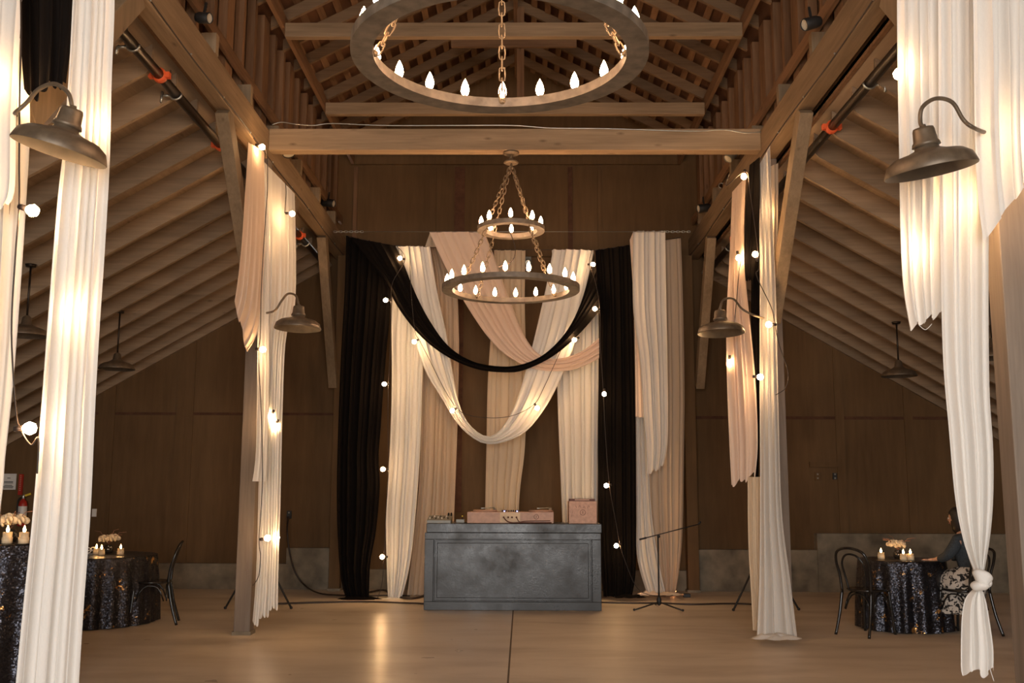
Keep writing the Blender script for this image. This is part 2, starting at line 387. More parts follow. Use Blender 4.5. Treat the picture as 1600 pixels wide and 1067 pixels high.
# concrete stem wall along the foot of the back wall
sb = MB(); sb.box(-8.6, -3.6, 15.63, YB, 0, .38); struct('trim_stem_wall_left', sb, M['stem'])
sb = MB(); sb.box(-3.6, -2.45, 15.60, YB, 0, .62); struct('trim_stem_wall_left_step', sb, M['stem'])
sb = MB(); sb.box(2.55, 4.5, 15.60, YB, 0, .62); struct('trim_stem_wall_right_step', sb, M['stem'])
sb = MB(); sb.box(4.5, 8.4, 15.58, YB, 0, .87); struct('trim_stem_wall_right', sb, M['stem'])
sb = MB(); sb.box(-2.45, 2.55, 15.66, YB, 0, .30); struct('trim_stem_wall_centre', sb, M['stem'])
# battens and rails on the back wall
def wallbar(name, x0, y0, x1, y1, m='panel', d=.03):
    a = P(x0, y0, YB); b = P(x1, y1, YB)
    struct(name, MB().box(min(a.x,b.x), max(a.x,b.x), YB - d, YB, min(a.z,b.z), max(a.z,b.z)), M[m])
wallbar('trim_gable_rail', 548, 246, 1062, 258, 'panel', .05)
for i, (a, b, y0, y1, mm) in enumerate([(711, 721, 262, 800, 'deck'), (887, 897, 262, 760, 'deck'), (933, 940, 262, 400, 'panel'), (554, 557, 262, 380, 'red_z'), (672, 680, 262, 420, 'panel')]):
    wallbar('trim_batten', a, y0, b, y1, mm, .04)
wallbar('trim_wall_joint_left', 150, 644, 530, 649, 'deck', .012)
wallbar('trim_wall_joint_right', 1075, 650, 1560, 656, 'deck', .012)
for x in (285, 160, 1310, 1420): wallbar('trim_panel_seam', x, 560 if x in (160, 1420) else 470, x + 5, 890, 'panel', .02)
wallbar('trim_wall_block', 1264, 722, 1308, 730, 'panel', .05)
wallbar('trim_gable_block', 818, 385, 868, 402, 'panel', .06)
# sloping rake boards where the aisle roofs meet the back wall
for s, f, x0, x1 in ((-1, zl, 3.1, 8.6), (1, zr, 2.9, 8.4)):
    struct('trim_rake_board', MB().bar((s*x0, YB - .03, f(x0) + .06), (s*x1, YB - .03, f(x1) + .06), .05, .16, Vector((0,1,0))), M['rafter_x'])

# ------------------------------------------------------------------ frame: plates, posts, braces, ties
tag(MB().box(XL-.075, XL+.075, YF, 15.7, 5.17, 5.50).build('plate_beam', M['beam_y'], bevel=.008), 'long timber plate beam running back over the left row of posts', 'beam')
tag(MB().box(XR-.08, XR+.08, YF, 15.7, 5.17, 5.50).build('plate_beam', M['beam_y'], bevel=.008), 'long timber plate beam running back over the right row of posts', 'beam')
def post(x, y, label, mt='post'):
    t = empty('timber_post', (x, y, 0), label, 'post')
    MB().box(x-.085, x+.085, y-.085, y+.085, .03, 5.17).build('shaft', M[mt], t, bevel=.006)
    MB().box(x-.10, x+.10, y-.10, y+.10, 0, .035).build('footing', M['stem'], t)
post(XL - .06, 5.55, 'nearest left timber post, behind the hanging white drapes at the frame edge')
post(XL, 10.85, 'grey timber post on the left standing beside the white column drapes and tripod legs')
post(XL + .10, 15.5, 'far left timber post against the back wall beside the black curtain', 'panel')
post(XR, 5.55, 'nearest right timber post, large and grey at the right frame edge')
post(XR, 10.85, 'right timber post wrapped by the white drape that puddles on the floor')
post(XR - .16, 15.5, 'far right timber post against the back wall beside the beige drape', 'panel')
def brace(x, y0, z0, y1, z1, label):
    o = MB().bar((x, y0, z0), (x, y1, z1), .13, .17).build('knee_brace', M['brace'], bevel=.006, origin=(x, (y0+y1)/2, (z0+z1)/2))
    tag(o, label, 'brace')
brace(XL, 10.82, 3.35, 9.33, 5.17, 'grey knee brace from the left middle post forward up to the plate beam')
brace(XL, 10.90, 3.25, 12.35, 5.17, 'knee brace behind the left column drapes rising towards the back')
brace(XL, 15.45, 3.1, 14.22, 5.17, 'knee brace beside the black curtain, at the far left post')
brace(XL, 5.58, 3.65, 7.05, 5.17, 'knee brace behind the large left foreground drape and barn lamp')
brace(XR, 10.82, 3.35, 9.33, 5.17, 'grey knee brace from the right middle post forward up to the plate beam')
brace(XR, 10.90, 3.25, 12.35, 5.17, 'short visible knee brace behind the blush column drape on the right')
brace(XR, 15.45, 3.1, 14.22, 5.17, 'knee brace beside the beige drape, at the far right post')
brace(XR, 5.58, 3.65, 7.05, 5.17, 'knee brace at the top right beside the orange pipe clamp')
def tie(name, y0, y1, z0, z1, x0, x1, label):
    tag(MB().box(x0, x1, y0, y1, z0, z1).build(name, M['beam_x'], bevel=.006), label, 'beam')
tie('tie_beam', 10.77, 10.93, 5.27, 5.52, XL+.075, XR-.08, 'heavy timber tie beam across the nave carrying the rear chandelier')
tie('tie_beam', 4.9, 5.05, 5.27, 5.52, XL+.075, XR-.08, 'timber tie beam above the frame carrying the front chandelier')
tie('ceiling_tie', 10.86, 10.95, 6.66, 6.83, -2.74, 2.52, 'upper ceiling tie seen through the middle of the large front ring')
tie('ceiling_tie', 13.26, 13.35, 6.66, 6.83, -2.74, 2.52, 'lower, farther ceiling tie just above the heavy tie beam')
o = MB().box(RX+.02, RX+.12, 13.28, 13.36, 6.83, 8.25).build('king_post', M['red_z']); tag(o, 'reddish king post rising from the farther ceiling tie', 'post')
tag(MB().box(-1.0, .75, 13.2, 13.25, 7.62, 7.78).build('collar_tie', M['red_x']), 'short reddish collar tie high under the ridge', 'beam')
tag(MB().box(RX-.03, RX+.03, YF, 15.7, 8.22, 8.46).build('ridge_board', M['red_y']), 'ridge board along the top of the nave roof', 'beam')
for s, x in ((-1, -2.74), (1, 2.52)):
    tag(MB().box(min(x, x+s*.05), max(x, x+s*.05), YF, 15.7, 6.76, 6.92).build('eave_board', M['red_y']), 'eave board along the %s clerestory top' % ('left' if s < 0 else 'right'), 'beam')
    xx = XL + .0 if s < 0 else XR
    tag(MB().bar((xx+s*.0, YF, 5.80), (xx+s*.0, 15.7, 5.80), .04, .12).build('ledger_board', M['red_y']), 'ledger board crossing the studs above the %s plate beam' % ('left' if s < 0 else 'right'), 'board')

# clerestory studs: one built, the rest copied
rnd = random.Random(4)
studA = MB().box(-.045, .045, -.045, .045, 0, 1.42).build('clerestory_stud', M['red_z'])
studB = MB().box(-.045, .045, -.12, .12, 0, 1.42).build('clerestory_stud', M['red_z'])
first = {0: True, 1: True}
for s, x in ((-1, -3.02), (1, 2.84)):
    k = 0; y = 6.0
    while y < 15.6:
        w_ = 1 if k % 3 == 2 else 0
        base = studB if w_ else studA
        o = base if first[w_] else base.copy()
        if not first[w_]: COL.objects.link(o)
        first[w_] = False
        o.location = (x, y, 5.50)
        side = 'left' if s < 0 else 'right'
        tag(o, ('wide upright board' if w_ else 'narrow upright stud') + ' in the %s clerestory wall above the plate beam' % side, 'stud', '%s %s clerestory uprights' % ('wide' if w_ else 'narrow', side))
        y += 0.46 + rnd.uniform(-.05, .05); k += 1
# blocks on the plates, every second rafter
blk = MB().box(-.07, .07, -.045, .045, 0, .20).build('rafter_block', M['brace'])
fb = True
for s, x in ((-1, -2.915), (1, 2.735)):
    for i in range(7):
        o = blk if fb else blk.copy()
        if not fb: COL.objects.link(o)
        fb = False
        o.location = (x, 7.6 + 1.2*i, 5.50)
        side = 'left' if s < 0 else 'right'
        tag(o, 'small wooden block standing on top of the %s plate beam' % side, 'block', 'blocks on the %s plate beam' % side)

# aisle rafters
def rafter_mesh(f, s, x0, x1, t=.045, h=.235):
    b = MB(); v = []
    for y in (-t/2, t/2):
        v += [(s*x0, y, f(x0)+.02), (s*(x0+.04), y, f(x0+.04)), (s*x1, y, f(x1)), (s*x1, y, f(x1)+h), (s*x0, y, f(x0)+h)]
    b.add(v, [(0,1,2,3,4),(9,8,7,6,5),(0,5,6,1),(1,6,7,2),(2,7,8,3),(3,8,9,4),(4,9,5,0)])
    return b
for s, f, side, x0, x1 in ((-1, zl, 'left', 3.17, 8.6), (1, zr, 'right', 2.99, 8.4)):
    base = rafter_mesh(f, s, x0, x1).build('aisle_rafter', M['rafter_x'])
    for i in range(20):
        o = base if i == 0 else base.copy()
        if i: COL.objects.link(o)
        o.location = (0, 15.30 - .60*i, 0)
        tag(o, 'rough sawn sloping rafter under the low roof of the %s aisle' % side, 'rafter', 'rafters of the %s aisle roof' % side)
# nave rafters
def nave_raf(x0, z0, x1, z1, t=.05, h=.15):
    b = MB(); v = []
    for y in (-t/2, t/2): v += [(x0,y,z0),(x1,y,z1),(x1,y,z1+h),(x0,y,z0+h)]
    b.add(v, [(0,1,2,3),(7,6,5,4),(0,4,5,1),(1,5,6,2),(2,6,7,3),(3,7,4,0)]); return b
for side, x0 in (('left', -2.95), ('right', 2.75)):
    base = nave_raf(x0, 6.84, RX + (-.03 if x0 < 0 else .03), 8.30).build('nave_rafter', M['nave'])
    for i in range(15):
        o = base if i == 0 else base.copy()
        if i: COL.objects.link(o)
        o.location = (0, 15.25 - .60*i, 0)
        tag(o, 'reddish rafter on the %s slope of the high nave roof' % side, 'rafter', 'rafters on the %s nave slope' % side)
    N = 15
    sh = None
    for i in range(N):
        t = (i + .6) / N
        xx = x0 + (RX - x0) * t; zz = 6.84 + .152 + (8.30 - 6.84) * t
        d = Vector((RX - x0, 0, 8.30 - 6.84)).normalized()
        if sh is None: sh = MB().bar((0, YF, 0), (0, 15.7, 0), .085, .022, d).build('sheathing_board', M['red_y'])
        o = sh if i == 0 else sh.copy()
        if i: COL.objects.link(o)
        o.location = (xx, 0, zz + .012)
        tag(o, 'spaced sheathing board lying on the %s nave rafters' % side, 'board', 'sheathing boards on the %s nave slope' % side)

# ------------------------------------------------------------------ sprinkler pipes beside the plates
def pipe(x, z, s, side):
    t = empty('sprinkler_pipe', (x, YF, z), 'dark sprinkler pipe hung outside the %s plate beam' % side, 'pipe')
    MB().tube([(x, YF, z), (x, 15.6, z)], .045, 12).build('pipe_run', M['darkpipe'], t)
    for y in ((8.15, 9.9, 13.6) if s < 0 else (6.55, 9.15, 13.4)):
        m = MB(); m.tube([(x, y-.03, z), (x, y+.03, z)], .062, 14); m.box(x+s*.05, x+s*.09, y-.025, y+.025, z-.025, z+.025); m.box(x-s*.09, x-s*.05, y-.025, y+.025, z-.025, z+.025)
        tag(m.build('coupling', M['orange'], t), 'orange pipe coupling')
    for y in ((7.55, 8.55, 12.9, 14.0) if s < 0 else (7.1, 8.1, 12.7, 13.9)):
        m = MB(); m.tube([Vector((x + .055*math.cos(a), y, z + .055*math.sin(a))) for a in [PI*(1 + i/8) for i in range(9)]], .010, 6)
        m.tube([(x+s*.055, y, z), (x+s*.055, y, z+.22)], .008, 6); m.tube([(x+s*.05, y, z-.02), (x+s*.12, y, z-.02)], .014, 6); m.tube([(x+s*.12, y, z+.02), (x+s*.12, y-.02, z-.09)], .012, 6)
        tag(m.build('pipe_hanger', M['steel'], t), 'galvanised hanger with a small outlet')
pipe(-3.12, 5.02, -1, 'left')
pipe(2.94, 4.93, 1, 'right')

# thin cable stapled along each plate
def cable(name, pts, r, label, mat='cable', cat='cable', parent=None, group=None, n=6, sm=6):
    o = MB().tube(catmull(pts, sm), r, n).build(name, M[mat], parent)
    if parent is None: tag(o, label, cat, group)
    return o
for s, x, side in ((-1, XL + .078, 'left'), (1, XR - .083, 'right')):
    t = empty('stapled_cable', (x, YF, 5.2), 'thin cable with pale staples along the inner face of the %s plate beam' % side, 'cable')
    pts = [(x - s*.004, y, 5.185 + .012*math.sin(y*2.1)) for y in [5.5 + .5*i for i in range(21)]]
    cable('wire', pts, .006, '', parent=t)
    for y in [6.2 + .95*i for i in range(10)]:
        MB().ball((x - s*.006, y, 5.19), .010, 6).build('staple', M['steel'], t)
pts = [P(x, y, 10.75) for x, y in ((425, 195), (440, 191), (462, 194), (490, 196), (520, 193), (600, 196), (700, 196), (800, 196), (860, 200), (950, 201), (1080, 205), (1130, 203), (1165, 208), (1190, 206))]
cable('power_cable', pts, .006, 'pale wire running along the top of the heavy tie beam', 'steel')

# ------------------------------------------------------------------ small spotlights on the plates
def spot(px, py, Y, aim, r, h, label, m='black_matt'):
    c = P(px, py, Y); t = empty('spotlight', c, label, 'spotlight')
    ax = Vector(aim).normalized()
    MB().lathe([(.001, -h*.55), (r*.8, -h*.5), (r, -h*.3), (r, h*.45), (r*.88, h*.5), (r*.85, h*.42)], c, 18, ax).build('can', M[m], t)
    MB().lathe([(.001, h*.40), (r*.86, h*.42)], c, 18, ax).build('lens', M['glass_lens'], t)
    MB().bar(c + Vector((0,0,r*.5)), c + Vector((0,.06,r+.12)), .02, .02).build('bracket', M[m], t)
spot(450, 233, 11.2, (.25, -.25, -1), .075, .17, 'black cylindrical spotlight just under the left end of the tie beam')
spot(1142, 243, 12.2, (-.6, -.3, -.7), .06, .16, 'greyish spotlight just under the right end of the tie beam', 'grey_elec')
spot(318, 28, 8.3, (1, -.3, -.2), .05, .14, 'black clamp spotlight on the block at the upper left')
spot(1268, 36, 8.3, (-1, -.3, -.4), .055, .17, 'black clamp spotlight on the block at the upper right')
spot(513, 317, 14.4, (1, -.3, -.2), .06, .2, 'small clamp spotlight at the far left block above the plate')
spot(1100, 325, 14.0, (-1, -.3, -.2), .06, .2, 'small clamp spotlight at the far right block above the plate')
def hook(px, py, Y, label):
    c = P(px, py, Y)
    o = MB().tube([c + Vector((.035*math.cos(a), 0, .035*math.sin(a))) for a in [.6 + i*.45 for i in range(10)]], .006, 6).build('hook', M['steel'], origin=c)
    tag(o, label, 'hook')
hook(1127, 290, 12.95, 'open steel hook screwed in the right plate beam near the black strip')

# ------------------------------------------------------------------ gooseneck barn lamps
def barn_lamp(name, c, r, axis, arm, label, k=1.0):
    """c centre of the rim, axis pointing up out of the shade"""
    c = Vector(c); ax = Vector(axis).normalized(); s = r / .25
    t = empty(name, arm[-1], label, 'barn lamp')
    o = MB().lathe([(.250*s, 0), (.252*s, .006*s), (.232*s, .062*s), (.19*s, .092*s), (.12*s, .108*s), (.068*s, .128*s), (.062*s, .150*s)], c, 40, ax).build('shade', M['bronze'], t)
    i_ = MB().lathe([(.250*s, 0), (.246*s, .002*s), (.218*s, .056*s), (.185*s, .079*s), (.11*s, .100*s), (.05*s, .118*s), (.001, .12*s)], c, 40, ax).build('shade_lining', M['bronze_in'], o)
    MB().lathe([(.001, .145*s), (.078*s, .146*s), (.074*s, .165*s), (.066*s, .175*s), (.060*s, .235*s), (.055*s, .250*s), (.020*s, .252*s), (.016*s, .27*s)], c, 24, ax).build('socket_cap', M['bronze'], t)
    MB().tube(catmull([c + ax*.25*s] + [Vector(a) for a in arm], 6), .012*s*k, 10).build('gooseneck_arm', M['bronze'], t)
    e = Vector(arm[-1]); d = (e - Vector(arm[-2])).normalized()
    MB().lathe([(.001, -.008), (.022, -.008), (.025, 0), (.025, .008), (.001, .008)], e, 20, d).build('wall_plate', M['bronze'], t)
Y1, Y2 = 5.45, 10.7
A = lambda l, Y, dy=0: [P(x, y, Y + d) for x, y, d in l]
barn_lamp('barn_lamp', P(92, 238, 4.8), .23, (.27, -.06, 1), A([(113,172,0),(107,146,0),(85,131,.03),(60,140,.06),(42,160,.1),(24,176,.14)], 4.8) + [(-2.90, 5.46, P(18,176,5.46).z)], 'large bronze gooseneck barn lamp on the left foreground post, tilted towards us', 1.0)
barn_lamp('barn_lamp', P(1455, 268, 4.85), .222, (-.17, -.10, 1), A([(1438,190,0),(1441,168,0),(1462,154,.02),(1488,160,.04),(1506,188,.07),(1526,202,.1)], 4.85) + [(2.68, 5.46, P(1540,212,5.46).z)], 'large bronze gooseneck barn lamp in front of the right foreground drape')
barn_lamp('barn_lamp', P(465, 514, 10.0), .235, (.02, .02, 1), A([(467,478,0),(462,462,.02),(450,459,.05),(440,470,.1),(428,486,.15)], 10.0) + [(-2.88, 10.76, P(424,490,10.76).z)], 'bronze gooseneck barn lamp on the left middle post beside white column drape')
barn_lamp('barn_lamp', P(1127, 521, 9.95), .235, (-.02, .05, 1), A([(1126,478,0),(1131,468,.02),(1146,467,.05),(1160,483,.1),(1182,494,.15)], 9.95) + [(2.70, 10.76, P(1188,499,10.76).z)], 'bronze gooseneck barn lamp on the right middle post beside blush column drape')
def pendant(px, py, Y, ztop, label):
    c = P(px, py, Y); t = empty('pendant_lamp', (c.x, c.y, ztop), label, 'pendant lamp')
    o = MB().lathe([(.23, 0), (.232, .006), (.205, .055), (.17, .078), (.10, .10), (.055, .13), (.045, .20), (.02, .22)], c, 32).build('shade', M['bronze'], t)
    MB().lathe([(.23, 0), (.20, .05), (.10, .09), (.001, .10)], c, 32).build('shade_lining', M['bronze_in'], o)
    MB().tube([c + Vector((0,0,.2)), (c.x, c.y, ztop)], .012, 8).build('rod', M['darkpipe'], t)
    MB().lathe([(.001,-.03),(.05,-.03),(.06,0),(.001,0)], (c.x, c.y, ztop), 16).build('canopy', M['darkpipe'], t)
pendant(182, 577, 13.0, zl(5.26), 'dark pendant lamp in the left aisle to the right of the foreground drape')
pendant(40, 525, 10.4, zl(5.2), 'dark pendant lamp in the left aisle between the two foreground drapes')
pendant(1405, 588, 13.3, zr(4.97), 'dark pendant lamp hanging in the right aisle over the round table')
pendant(1552, 560, 10.6, zr(5.05), 'dark pendant lamp mostly hidden between the knotted drape and right post')

# ------------------------------------------------------------------ chandeliers
def chain_mb(m, a, b, link=.075, r=.0052, w_=.018):
    a = Vector(a); b = Vector(b); L = (b - a).length; n = max(2, int(round(L / (link*.78)))); d = (b - a) / L
    q = Vector((0,0,1)).rotation_difference(d)
    for i in range(n):
        c = a + d * (L * (i + .5) / n); hl = L / n * .64; tw = PI/2 * (i % 2)
        pts = []
        for k in range(10):
            an = 2*PI*k/10; x = math.cos(an)*w_; z = math.sin(an); z = (hl - w_*.6)*(1 if z > 0.1 else -1 if z < -0.1 else 0) * (abs(z) > .1) + z*w_*.6
            p = Vector((x*math.cos(tw), x*math.sin(tw), z)); pts.append(c + q @ p)
        m.tube(pts, r, 5, closed=True)
def ring_part(parent, c, ro, ri, h, nb, ph, tilt=0):
    prof = [(ri, 0), (ro, 0), (ro, h), (ri, h), (ri, 0)]
    m = MB(); v = []; N = 72
    for r, z in prof[:4]:
        for k in range(N):
            a = 2*PI*k/N; v.append(Vector(c) + Vector((r*math.cos(a), r*math.sin(a), z)))
    f = []
    for i in range(4):
        j = (i+1) % 4
        for k in range(N): f.append((i*N+k, i*N+(k+1)%N, j*N+(k+1)%N, j*N+k))
    m.add(v, f, False); rg = m.build('ring', M['ring'], parent)
    rm = (ro + ri)/2
    for k in range(nb):
        a = -PI/2 + ph + 2*PI*k/nb; p = Vector(c) + Vector((rm*math.cos(a), rm*math.sin(a), h))
        MB().lathe([(.018, 0), (.018, .008), (.010, .018), (.009, .024)], p, 10).build('candle_socket', M['chain'], parent)
        MB().lathe([(.002, .018), (.019, .032), (.0245, .052), (.0225, .074), (.012, .104), (.001, .126)], p, 10).build('candle_bulb', M['cbulb'], parent)
def chandelier(c, top, nb1, nb2, ph1, dz, label, R=.77, R2=.375, up_cut=None):
    c = Vector(c); t = empty('ring_chandelier', (c.x, c.y, top), label, 'chandelier')
    ring_part(t, c, R, R - .115, .055, nb1, ph1)
    c2 = c + Vector((0, 0, dz)); ring_part(t, c2, R2, R2 - .085, .05, nb2, PI/nb2 if nb2 % 2 else 0)
    hk = Vector((c.x, c.y, c2.z + .78))
    for k in range(4):
        a = -PI/2 + k*PI/2 + (0 if R > .765 else R_(38)); u = Vector((math.cos(a), math.sin(a), 0))
        m = MB(); chain_mb(m, c + u*(R - .13) + Vector((0,0,.03)), c2 + u*(R2 - .05) + Vector((0,0,.0))); m.build('chain', M['chain'], t)
        m = MB(); chain_mb(m, c2 + u*(R2 - .06) + Vector((0,0,.05)), hk); m.build('chain', M['chain'], t)
        MB().ball(c + u*(R-.12) + Vector((0,0,.03)), .018, 6).build('chain_eye', M['chain'], t)
    m = MB(); m.lathe([(.001, 0), (.07, .0), (.085, .012), (.07, .03), (.001, .035)], hk, 20); m.build('hook_plate', M['chain'], t)
    m = MB(); chain_mb(m, hk + Vector((0,0,.03)), (c.x, c.y, top - .03)); m.build('chain', M['chain'], t)
    MB().lathe([(.001, -.05), (.03, -.045), (.09, -.02), (.09, 0), (.001, 0)], (c.x, c.y, top), 20).build('canopy', M['chain'], t)
    MB().tube(catmull([c + Vector((-.02, -R+.15, .55)), c + Vector((.05, -R+.12, .35)), c + Vector((.03, -R+.09, .2)), c + Vector((-.10, -R+.09, .13)), c + Vector((-.12, -R+.08, .12))], 6), .005, 6).build('lamp_wire', M['cable'], t)
    return t
cR = P(798, 455, 10.85)
chandelier((cR.x, 10.85, cR.z), 5.27, 18, 8, R_(-4), .68, 'two tier candle ring chandelier hanging in front of the draped backdrop', R=.76)
cF = P(781, 92, 4.97)
chandelier((cF.x, 4.97, cF.z), 5.27, 20, 8, 0, .68, 'large candle ring chandelier nearest us at the top of the photo', R=.775)

# ------------------------------------------------------------------ draped cloth
def resample(pts, n):
    pts = catmull(pts, 8); d = [0]
    for i in range(1, len(pts)): d.append(d[-1] + (pts[i]-pts[i-1]).length)
    o = []; j = 0
    for k in range(n):
        t = d[-1]*k/(n-1)
        while j < len(d)-2 and d[j+1] < t: j += 1
        u = (t - d[j]) / max(1e-9, d[j+1]-d[j]); o.append(pts[j].lerp(pts[j+1], min(1, u)))
    return o
def cloth_mb(L, R, Y, folds=9, amp=.03, seed=0, nv=36, jag=0.0, dy=None, bulge=0.0, wander=.25):
    rr = random.Random(seed); ph = [rr.uniform(0, 6.28) for _ in range(8)]
    def pt(p):
        return P(p[0], p[1], Y + (p[2] if len(p) > 2 else 0))
    A_ = resample([pt(p) for p in L], nv); B_ = resample([pt(p) for p in R], nv)
    nu = max(24, folds * 9) + 1; m = MB(); v = []
    for j in range(nv):
        t = j/(nv-1)
        for i in range(nu):
            u = i/(nu-1)
            # pleats drift sideways and change depth down the cloth
            w1 = folds*2*PI*u + ph[0] + wander*math.sin(2.3*t + ph[1]) + .7*math.sin(2*PI*u*1.5 + ph[2])
            w2 = folds*.47*2*PI*u + ph[3] + wander*1.5*math.sin(3.1*t + ph[4])
            w3 = folds*1.9*2*PI*u + ph[5] + wander*math.sin(4*t)
            f = .55*math.sin(w1) + .5*math.sin(w2) + .10*math.sin(w3)
            edge = min(1, min(u, 1-u)*10)
            uu = u + (.020*math.sin(w1 + 1.2) + .02*math.sin(w2))*edge*min(1, 9/folds)
            p = A_[j].lerp(B_[j], max(0, min(1, uu)))
            k = .55 + .45*math.sin(PI*min(1, t*1.6 + .25)*.5)
            p = p + Vector((0, -1, 0)) * (f*amp*k + bulge*math.sin(PI*u))
            if jag and t > .55:
                q = (t-.55)/.45
                p.z += jag*q*(math.sin(w2*.7 + 1) * .6 + .4*math.sin(w1))
            if p.z < .006: p.z = .006 + .012*(1 + math.sin(w1))*.5
            v.append(p)
    f_ = [(j*nu+i, j*nu+i+1, (j+1)*nu+i+1, (j+1)*nu+i) for j in range(nv-1) for i in range(nu-1)]
    m.add(v, f_, True); return m
def drape(L, R, Y, mat, label, folds=9, amp=.03, seed=0, jag=0.0, name='hanging_drape', group=None, **k):
    o = cloth_mb(L, R, Y, folds, amp, seed, jag=jag, **k).build(name, M[mat], origin=P(*L[0][:2], Y))
    tag(o, label, 'drape', group); return o
def puddle(parent, c, rx, ry, h, seed, mat):
    m = MB(); N = 40; K = 8; v = []; c = Vector(c)
    for j in range(K+1):
        r = j/K
        for i in range(N):
            a = 2*PI*i/N; n_ = noise.noise(Vector((math.cos(a)*1.7, math.sin(a)*1.7, seed)))
            rad = r*(1 + .35*n_)
            z = h*(1-r**2)*(.7+.5*noise.noise(Vector((math.cos(a)*3*r, math.sin(a)*3*r, seed+5)))) + .006*math.sin(a*9+r*7)*r + .004
            v.append(c + Vector((rx*rad*math.cos(a), ry*rad*math.sin(a), max(.003, z))))
    f = [(j*N+i, j*N+(i+1)%N, (j+1)*N+(i+1)%N, (j+1)*N+i) for j in range(K) for i in range(N)]
    m.add(v, f, True); return m.build('puddled_hem', M[mat], parent, origin=c)

YD = 14.35
# --- backdrop
b1 = drape([(541,369),(539,450),(533,560),(528,700),(527,800),(532,895),(541,937)], [(617,384),(612,455),(607,520),(600,600),(596,660),(592,715),(594,760),(588,830),(579,880),(577,937)], 14.3, 'black', 'wide black curtain at the left end of the draped backdrop', 9, .04, 1)
puddle(b1, P(560, 938, 14.28), .32, .12, .07, 2, 'black')
drape([(548,372),(575,405),(600,440),(625,485),(660,528),(700,558),(745,577),(790,582),(820,578),(865,556),(905,522),(938,484)], [(618,384),(632,415),(650,460),(672,502),(702,542),(742,566),(790,573),(830,567),(862,548),(890,513),(912,460),(928,393)], 14.0, 'black', 'sweeping black swag hung across the backdrop from side to side', 6, .025, 3, name='swag_drape', nv=60, bulge=.03, wander=.1)
b2 = drape([(930,391),(936,480),(936,560),(934,700),(937,850),(943,932)], [(988,382),(989,500),(993,650),(994,800),(994,890),(988,932)], 14.3, 'black', 'black curtain to the right of the backdrop behind two glowing bulbs', 8, .045, 5)
puddle(b2, P(985, 934, 14.22), .22, .09, .06, 7, 'black')
w1 = drape([(617,384),(612,480),(612,600),(609,700),(603,800),(604,880),(606,936)], [(668,385),(664,500),(660,600),(657,700),(650,800),(641,880),(628,936)], 14.4, 'white', 'white drape hanging just right of the wide black curtain, lit by bulbs', 7, .035, 8)
puddle(w1, P(612, 938, 14.36), .20, .08, .05, 3, 'white')
drape([(664,386),(664,500),(660,600),(655,750),(645,850),(636,931)], [(690,386),(712,440),(717,520),(716,620),(713,720),(710,800),(706,931)], 14.75, 'sand', 'beige drape behind the white one, its foot left of the booth', 8, .04, 9)
drape([(622,385),(632,450),(648,530),(665,580),(690,622),(715,662),(740,685),(762,694),(790,690),(822,674),(850,640),(872,600),(900,530),(915,460),(927,391)], [(672,386),(682,450),(697,520),(707,580),(716,625),(728,655),(745,674),(765,682),(785,668),(805,632),(820,585),(832,540),(845,485),(855,440),(864,390)], 14.15, 'white', 'white swag dipping lowest in the centre of the backdrop', 6, .03, 11, name='swag_drape', nv=60, bulge=.03, wander=.1)
drape([(671,363),(690,405),(712,448),(738,492),(765,530),(795,558),(835,577),(880,580),(910,573),(936,560)], [(757,363),(775,408),(788,445),(805,490),(820,525),(838,550),(860,560),(885,558),(912,547),(936,528)], 14.08, 'blush', 'blush pink swag crossing from the upper wire down to the right', 7, .028, 12, name='swag_drape', nv=50, bulge=.03, wander=.1)
drape([(672,363),(668,374),(664,386)], [(690,363),(689,376),(691,386)], 14.5, 'cream', 'small cream fold of cloth hanging behind the blush swag top', 3, .015, 13, nv=8)
drape([(772,391),(768,500),(762,600),(760,700),(758,812),(760,935)], [(821,391),(820,480),(823,600),(820,700),(813,760),(810,812),(808,935)], 14.8, 'cream', 'narrow cream drape in the middle of the backdrop behind the controller', 6, .035, 14)
drape([(862,391),(872,480),(870,570),(872,650),(876,750),(879,830),(882,935)], [(927,391),(935,480),(935,600),(934,750),(933,830),(931,935)], 14.55, 'ivory', 'ivory drape falling behind the wooden crate on the booth', 8, .04, 15)
drape([(989,361),(989,480),(1000,570),(1005,650),(1009,700),(1010,741)], [(1039,361),(1041,480),(1043,600),(1043,690),(1037,728)], 14.15, 'ivory', 'short cream drape over the upper wire at the right of the black curtain', 6, .03, 16, jag=.04)
drape([(984,375),(991,500),(993,651)], [(989,363),(1003,560),(1008,652)], 14.22, 'blush', 'thin grey pink panel edge beside the right black curtain', 3, .015, 17, nv=16)
r2 = drape([(990,500),(993,650),(994,800),(995,870),(1010,926)], [(1006,500),(1010,650),(1018,800),(1030,880),(1040,926)], 14.4, 'ivory', 'long greyish drape gathered at its foot behind the microphone stand', 5, .04, 18)
r3 = drape([(1010,378),(1012,600),(1013,740),(1018,830),(1034,926)], [(1064,371),(1067,450),(1070,600),(1069,720),(1067,830),(1062,890),(1056,926)], 14.55, 'sand', 'long beige drape at the right end of the backdrop', 7, .035, 19)
puddle(r2, P(1012, 930, 14.3), .16, .08, .07, 4, 'blush'); puddle(r3, P(1045, 930, 14.3), .18, .08, .06, 9, 'sand')

